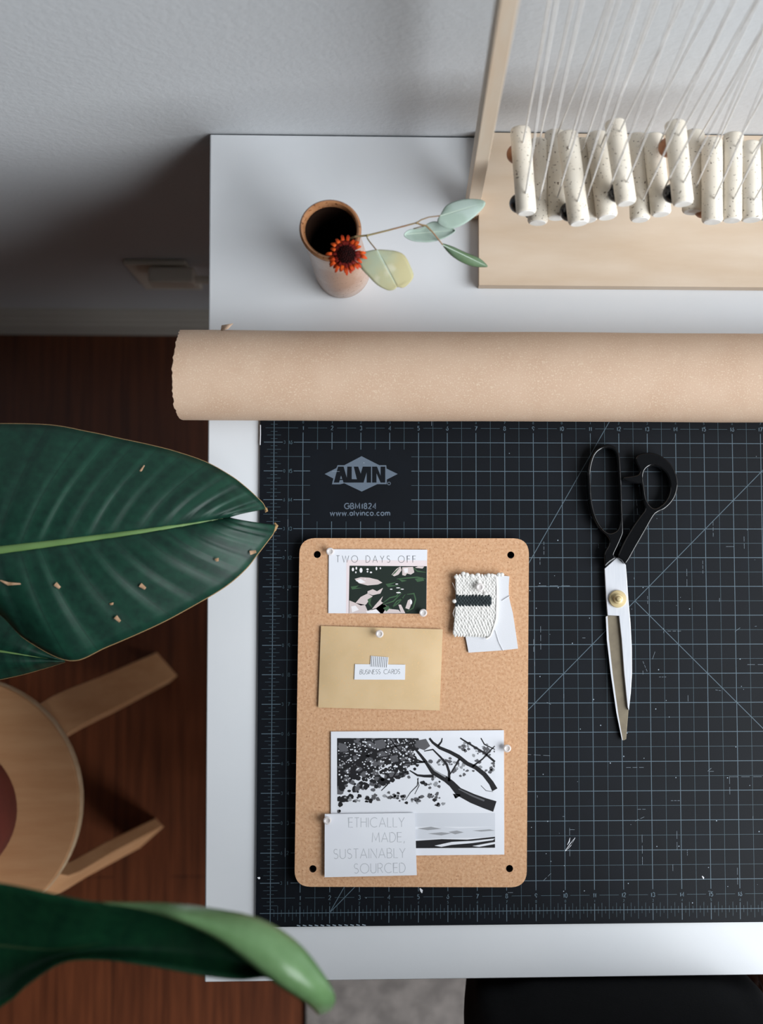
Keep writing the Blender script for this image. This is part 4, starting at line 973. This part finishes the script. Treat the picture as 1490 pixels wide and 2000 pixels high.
# second leaf, lower and behind
M2 = [Vector(p) for p in ((-420,1215),(-300,1228),(-150,1250),(0,1272),(70,1283),(126,1291))]
U2 = [Vector(p) for p in ((-400,1170),(-200,1110),(-60,1130),(40,1215),(90,1262),(127,1290))]
L2_ = [Vector(p) for p in ((-400,1260),(-240,1350),(-100,1345),(20,1323),(85,1306),(127,1293))]
g2 = lambda t: smooth_tab([(p.x,p.y) for p in t],6)
zl2 = lambda u: -1.5-1.0*u*u
lf2 = big_leaf(g2(M2), g2(U2), g2(L2_), zl2, m_leaf, 'leaf', 14, .5, plant)
q2 = g2(M2); n = len(q2)
mb = MB(); mb.tube([at(p.x,p.y,zl2(i/(n-1))+.03) for i, p in enumerate(q2)], [max(.01,.13*(1-i/(n-1))) for i in range(n)], 8, flat=.5); build('midrib', mb, m_rib, lf2)
mb = MB(); mb.tube([at(p.x,p.y,zl2(i/(n-1))-.5) for i, p in enumerate(g2(L2_))], .016, 6); build('dry_edge', mb, m_ledge, lf2)
s2 = at(M2[0].x, M2[0].y, zl2(0)); petiole(s2, [(potc[0]-2, potc[1]+2,-4)], .4, .16, plant)
# third leaf: higher, nearer the lens, curling over
Z6 = zo((0,1650), 2.1286)
ST = [((-700,900),(-700,470),(-700,210),(-700,212)),((-300,820),(-300,400),(-300,120),(-300,123)),((0,675),(0,415),(0,160),(0,163)),((120,578),(140,428),(200,200),(200,204)),((260,490),(270,428),(370,235),(371,240)),
      ((420,478),(420,402),(500,241),(512,253)),((600,500),(600,372),(700,244),(690,296)),((850,545),(810,345),(900,268),(870,372)),((1000,560),(950,425),(1080,308),(990,455)),((1110,552),(1080,525),(1230,400),(1085,530)),
      ((1180,600),(1178,598),(1335,525),(1180,600)),((1275,660),(1275,658),(1390,625),(1276,661)),((1318,700),(1320,700),(1378,680),(1318,700)),((1330,706),(1330,706),(1345,702),(1330,706))]
cols = []
for c__ in range(4): cols.append(smooth_tab([s_[c__] for s_ in ST], 5))
n = len(cols[0]); HL, HM, HS, HF = 11.6, 11.2, 12.4, 13.0
rows = []; rows2 = []
for i in range(n):
    u = i/(n-1); tip = max(0, (u-.72)/.28); zz = -1.6*tip*tip + .6*math.sin(u*3)
    Lp, Mp, Sp, Fp = (Vector(Z6(c__[i].x, c__[i].y)) for c__ in cols)
    f_ = min(1, (Fp-Sp).length/30)
    hF = HS + (HF-HS)*f_*(1-tip*.5); hL = HL*(1-tip)+HS*tip; hM = HM*(1-tip)+(HS-.3)*tip
    r_ = []
    for j in range(7): v = j/6; r_.append(at(*Lp.lerp(Mp, v), hL+(hM-hL)*v+zz-.25*math.sin(math.pi*v)))
    for j in range(1,8): v = j/7; r_.append(at(*Mp.lerp(Sp, v), hM+(HS-hM)*v**1.4+zz))
    rows.append(r_)
    rr2 = [r_[-1]]
    for j in range(1,8): v = j/7; rr2.append(at(*Sp.lerp(Fp, v), HS+zz+(hF-HS)*math.sin(math.pi/2*v)+.15*f_*math.sin(math.pi*v)))
    rows2.append(rr2)
mb = MB(); mb.grid(rows); lf3 = build('leaf', mb, m_leaf2, plant, solid=.03, angle=80)
mb = MB(); mb.grid(rows2[22:]); build('curled_side', mb, m_leafu, lf3, solid=.03, angle=80)
mb = MB(); nm = 8
mb.tube([rows[i][6]+Vector((0,0,-.02)) for i in range(0, n-22)], [.09*(1-i/(n-18)) for i in range(0, n-22)], 8, flat=.6); build('midrib', mb, m_rib3, lf3)
s3 = rows[0][6]; petiole(s3, [(potc[0]-3, potc[1]-2,1),(s3.x-1.5,s3.y-.6,8.6)], .45, .2, plant)

# ================================================================ PERSON IN BLACK AT THE FRONT OF THE TABLE
def skin_body(name, verts, edges, mtl, parent, sub=2, root=0):
    me = bpy.data.meshes.new(name); o0 = ORG[parent.name]
    me.from_pydata([W(v[:3])-o0 for v in verts], edges, []); me.materials.append(mtl)
    o = bpy.data.objects.new(name, me); COL.objects.link(o); o.parent = parent; ORG[o.name] = o0
    md = o.modifiers.new('skin','SKIN'); md.use_smooth_shade = True
    for i, v in enumerate(verts):
        sv = me.skin_vertices[0].data[i]; sv.radius = (v[3]*S, (v[4] if len(v) > 4 else v[3])*S); sv.use_root = (i == root)
    s_ = o.modifiers.new('smooth','SUBSURF'); s_.levels = sub; s_.render_levels = sub
    return o
PX, PY = 11.75, -7.3      # slim figure leaning slightly back, camera held out over the table
per = thing('person', (PX, PY, -28.7), 'person in black clothes at the front edge of the table, bare arm at right', 'person')
V_ = []; E_ = []
def jn(x, y, z, r, r2=None, prev=None):
    V_.append((x, y, z, r, r2 if r2 else r)); i = len(V_)-1
    if prev is not None: E_.append((prev, i))
    return i
pel = jn(PX,PY,4,4.6,3.6); wa = jn(PX,PY-.4,10,3.6,2.8,pel); ch = jn(PX,PY-1.2,17,4.1,3.1,wa); sh_ = jn(PX,PY-.3,22,4.2,2.8,ch); nk = jn(PX,PY,25.5,1.9,1.9,sh_); hd0 = jn(PX,PY+.4,28,2.6,3.0,nk); hd = jn(PX,PY+.6,31,2.9,3.5,hd0); hd2 = jn(PX,PY+.4,33,2.2,2.6,hd)
for sx in (-1,1):
    hip = jn(PX+sx*2.4,PY,0,2.5,2.7,pel); kn = jn(PX+sx*2.1,PY+.2,-11,1.7,1.9,hip); an = jn(PX+sx*2.1,PY-.2,-26,1.2,1.3,kn); ft = jn(PX+sx*2.2,PY+.3,-27.3,1.3,1.0,an); jn(PX+sx*2.6,PY+5.5,-27.6,1.2,.75,ft)
sR = jn(PX+6.0,PY-.3,21.5,1.9,1.9,sh_); eR = jn(PX+7.4,PY-1.2,10.0,1.45,1.45,sR); wR = jn(PX+6.0,PY+3.0,1.4,.98,.98,eR); pR = jn(PX+6.30,PY+2.9,-1.4,.6,1.2,wR); pR2 = jn(PX+6.35,PY+3.0,-2.9,.55,1.3,pR)
for k, (dy, ln1) in enumerate(((-1.1,2.3),(-.4,2.7),(.35,2.6),(1.05,2.0))):
    a_ = jn(PX+6.35,PY+3.0+dy*.9,-3.9,.35,.35,pR2); b_ = jn(PX+6.25,PY+3.0+dy*.95,-4.0-ln1*.5,.32,.32,a_); jn(PX+6.0,PY+3.0+dy*.95,-4.0-ln1,.27,.27,b_)
tb_ = jn(PX+6.15,PY+3.8,-2.2,.42,.42,pR); jn(PX+6.05,PY+4.1,-3.4,.33,.33,tb_)
sL = jn(PX-6.0,PY-.3,21.5,1.9,1.9,sh_); eL = jn(PX-8.4,PY+1.0,28,1.4,1.4,sL); wL = jn(PX-6.5,PY+6.4,36.6,.95,.95,eL); pL = jn(PX-6.3,PY+8.4,38.6,1.2,.6,wL)
for k in range(4):
    a_ = jn(PX-6.3+.65*(k-1.5),PY+9.6,39.6,.35,.35,pL); b_ = jn(PX-6.3+.7*(k-1.5),PY+10.4,40.4-.1*k,.32,.32,a_); jn(PX-6.3+.7*(k-1.5),PY+10.9,40.2,.27,.27,b_)
t_ = jn(PX-5.1,PY+8.9,38.5,.4,.4,pL); jn(PX-4.7,PY+9.9,38.9,.32,.32,t_)
skin_body('body', V_, E_, m_skin, per)
T_ = []; TE = []
def jt(x, y, z, r, r2, prev=None):
    T_.append((x,y,z,r,r2)); i = len(T_)-1
    if prev is not None: TE.append((prev,i))
    return i
a0 = jt(PX,PY,3,5.2,4.4); a1_ = jt(PX,PY-.4,10,4.0,3.3,a0); a2_ = jt(PX,PY-1.2,17,4.5,3.6,a1_); a3 = jt(PX,PY-.3,22.3,4.6,3.2,a2_)
for sx, el in ((1,(PX+7.6,PY-1.0,14.5)),(-1,(PX-7.8,PY+.5,25.8))):
    s_ = jt(PX+sx*6.1,PY-.3,21.4,2.3,2.3,a3); jt(*el,1.95,1.95,s_)
skin_body('black_top', T_, TE, m_cloblk, per)
rows = []
for z_, hw, hd_, yc in ((7.5,4.3,3.6,0),(6,4.6,4.0,0),(3,4.9,4.4,.1),(0,5.1,4.7,.15),(-3,4.95,4.75,.15),(-8,4.55,4.7,.1),(-14,4.1,4.5,0),(-20,3.9,4.2,0)):
    r_ = []
    for k in range(64):
        th = 2*math.pi*k/64; c_, s_ = math.cos(th), math.sin(th); fold = 1+.02*math.sin(th*9+z_*.1)*min(1,(7.5-z_)/12)
        r_.append((PX+hw*fold*(1.05 if c_ > 0 else 1)*math.copysign(abs(c_)**.26, c_), PY+yc+hd_*fold*math.copysign(abs(s_)**.26, s_), z_))
    rows.append(r_)
mb = MB(); mb.grid(rows, closed=True); mb.add(rows[0], [tuple(range(64))]); build('black_skirt', mb, m_cloblk, per, solid=.08)
mb = MB().ball((PX,PY-.4,31.6), 3.9, 24, sc=(.95,1.0,1.05)); mb.ball((PX,PY-3.0,27.5), 2.4, 18, sc=(1.1,.8,1.6)); mb.v = [v for v in mb.v]
build('hair', mb, m_hair, per)
mb = MB()
for sx in (-1,1): mb.ball((PX+sx*1.15,PY+3.75,31.0), .42, 12)
build('eyes', mb, m_white, per)
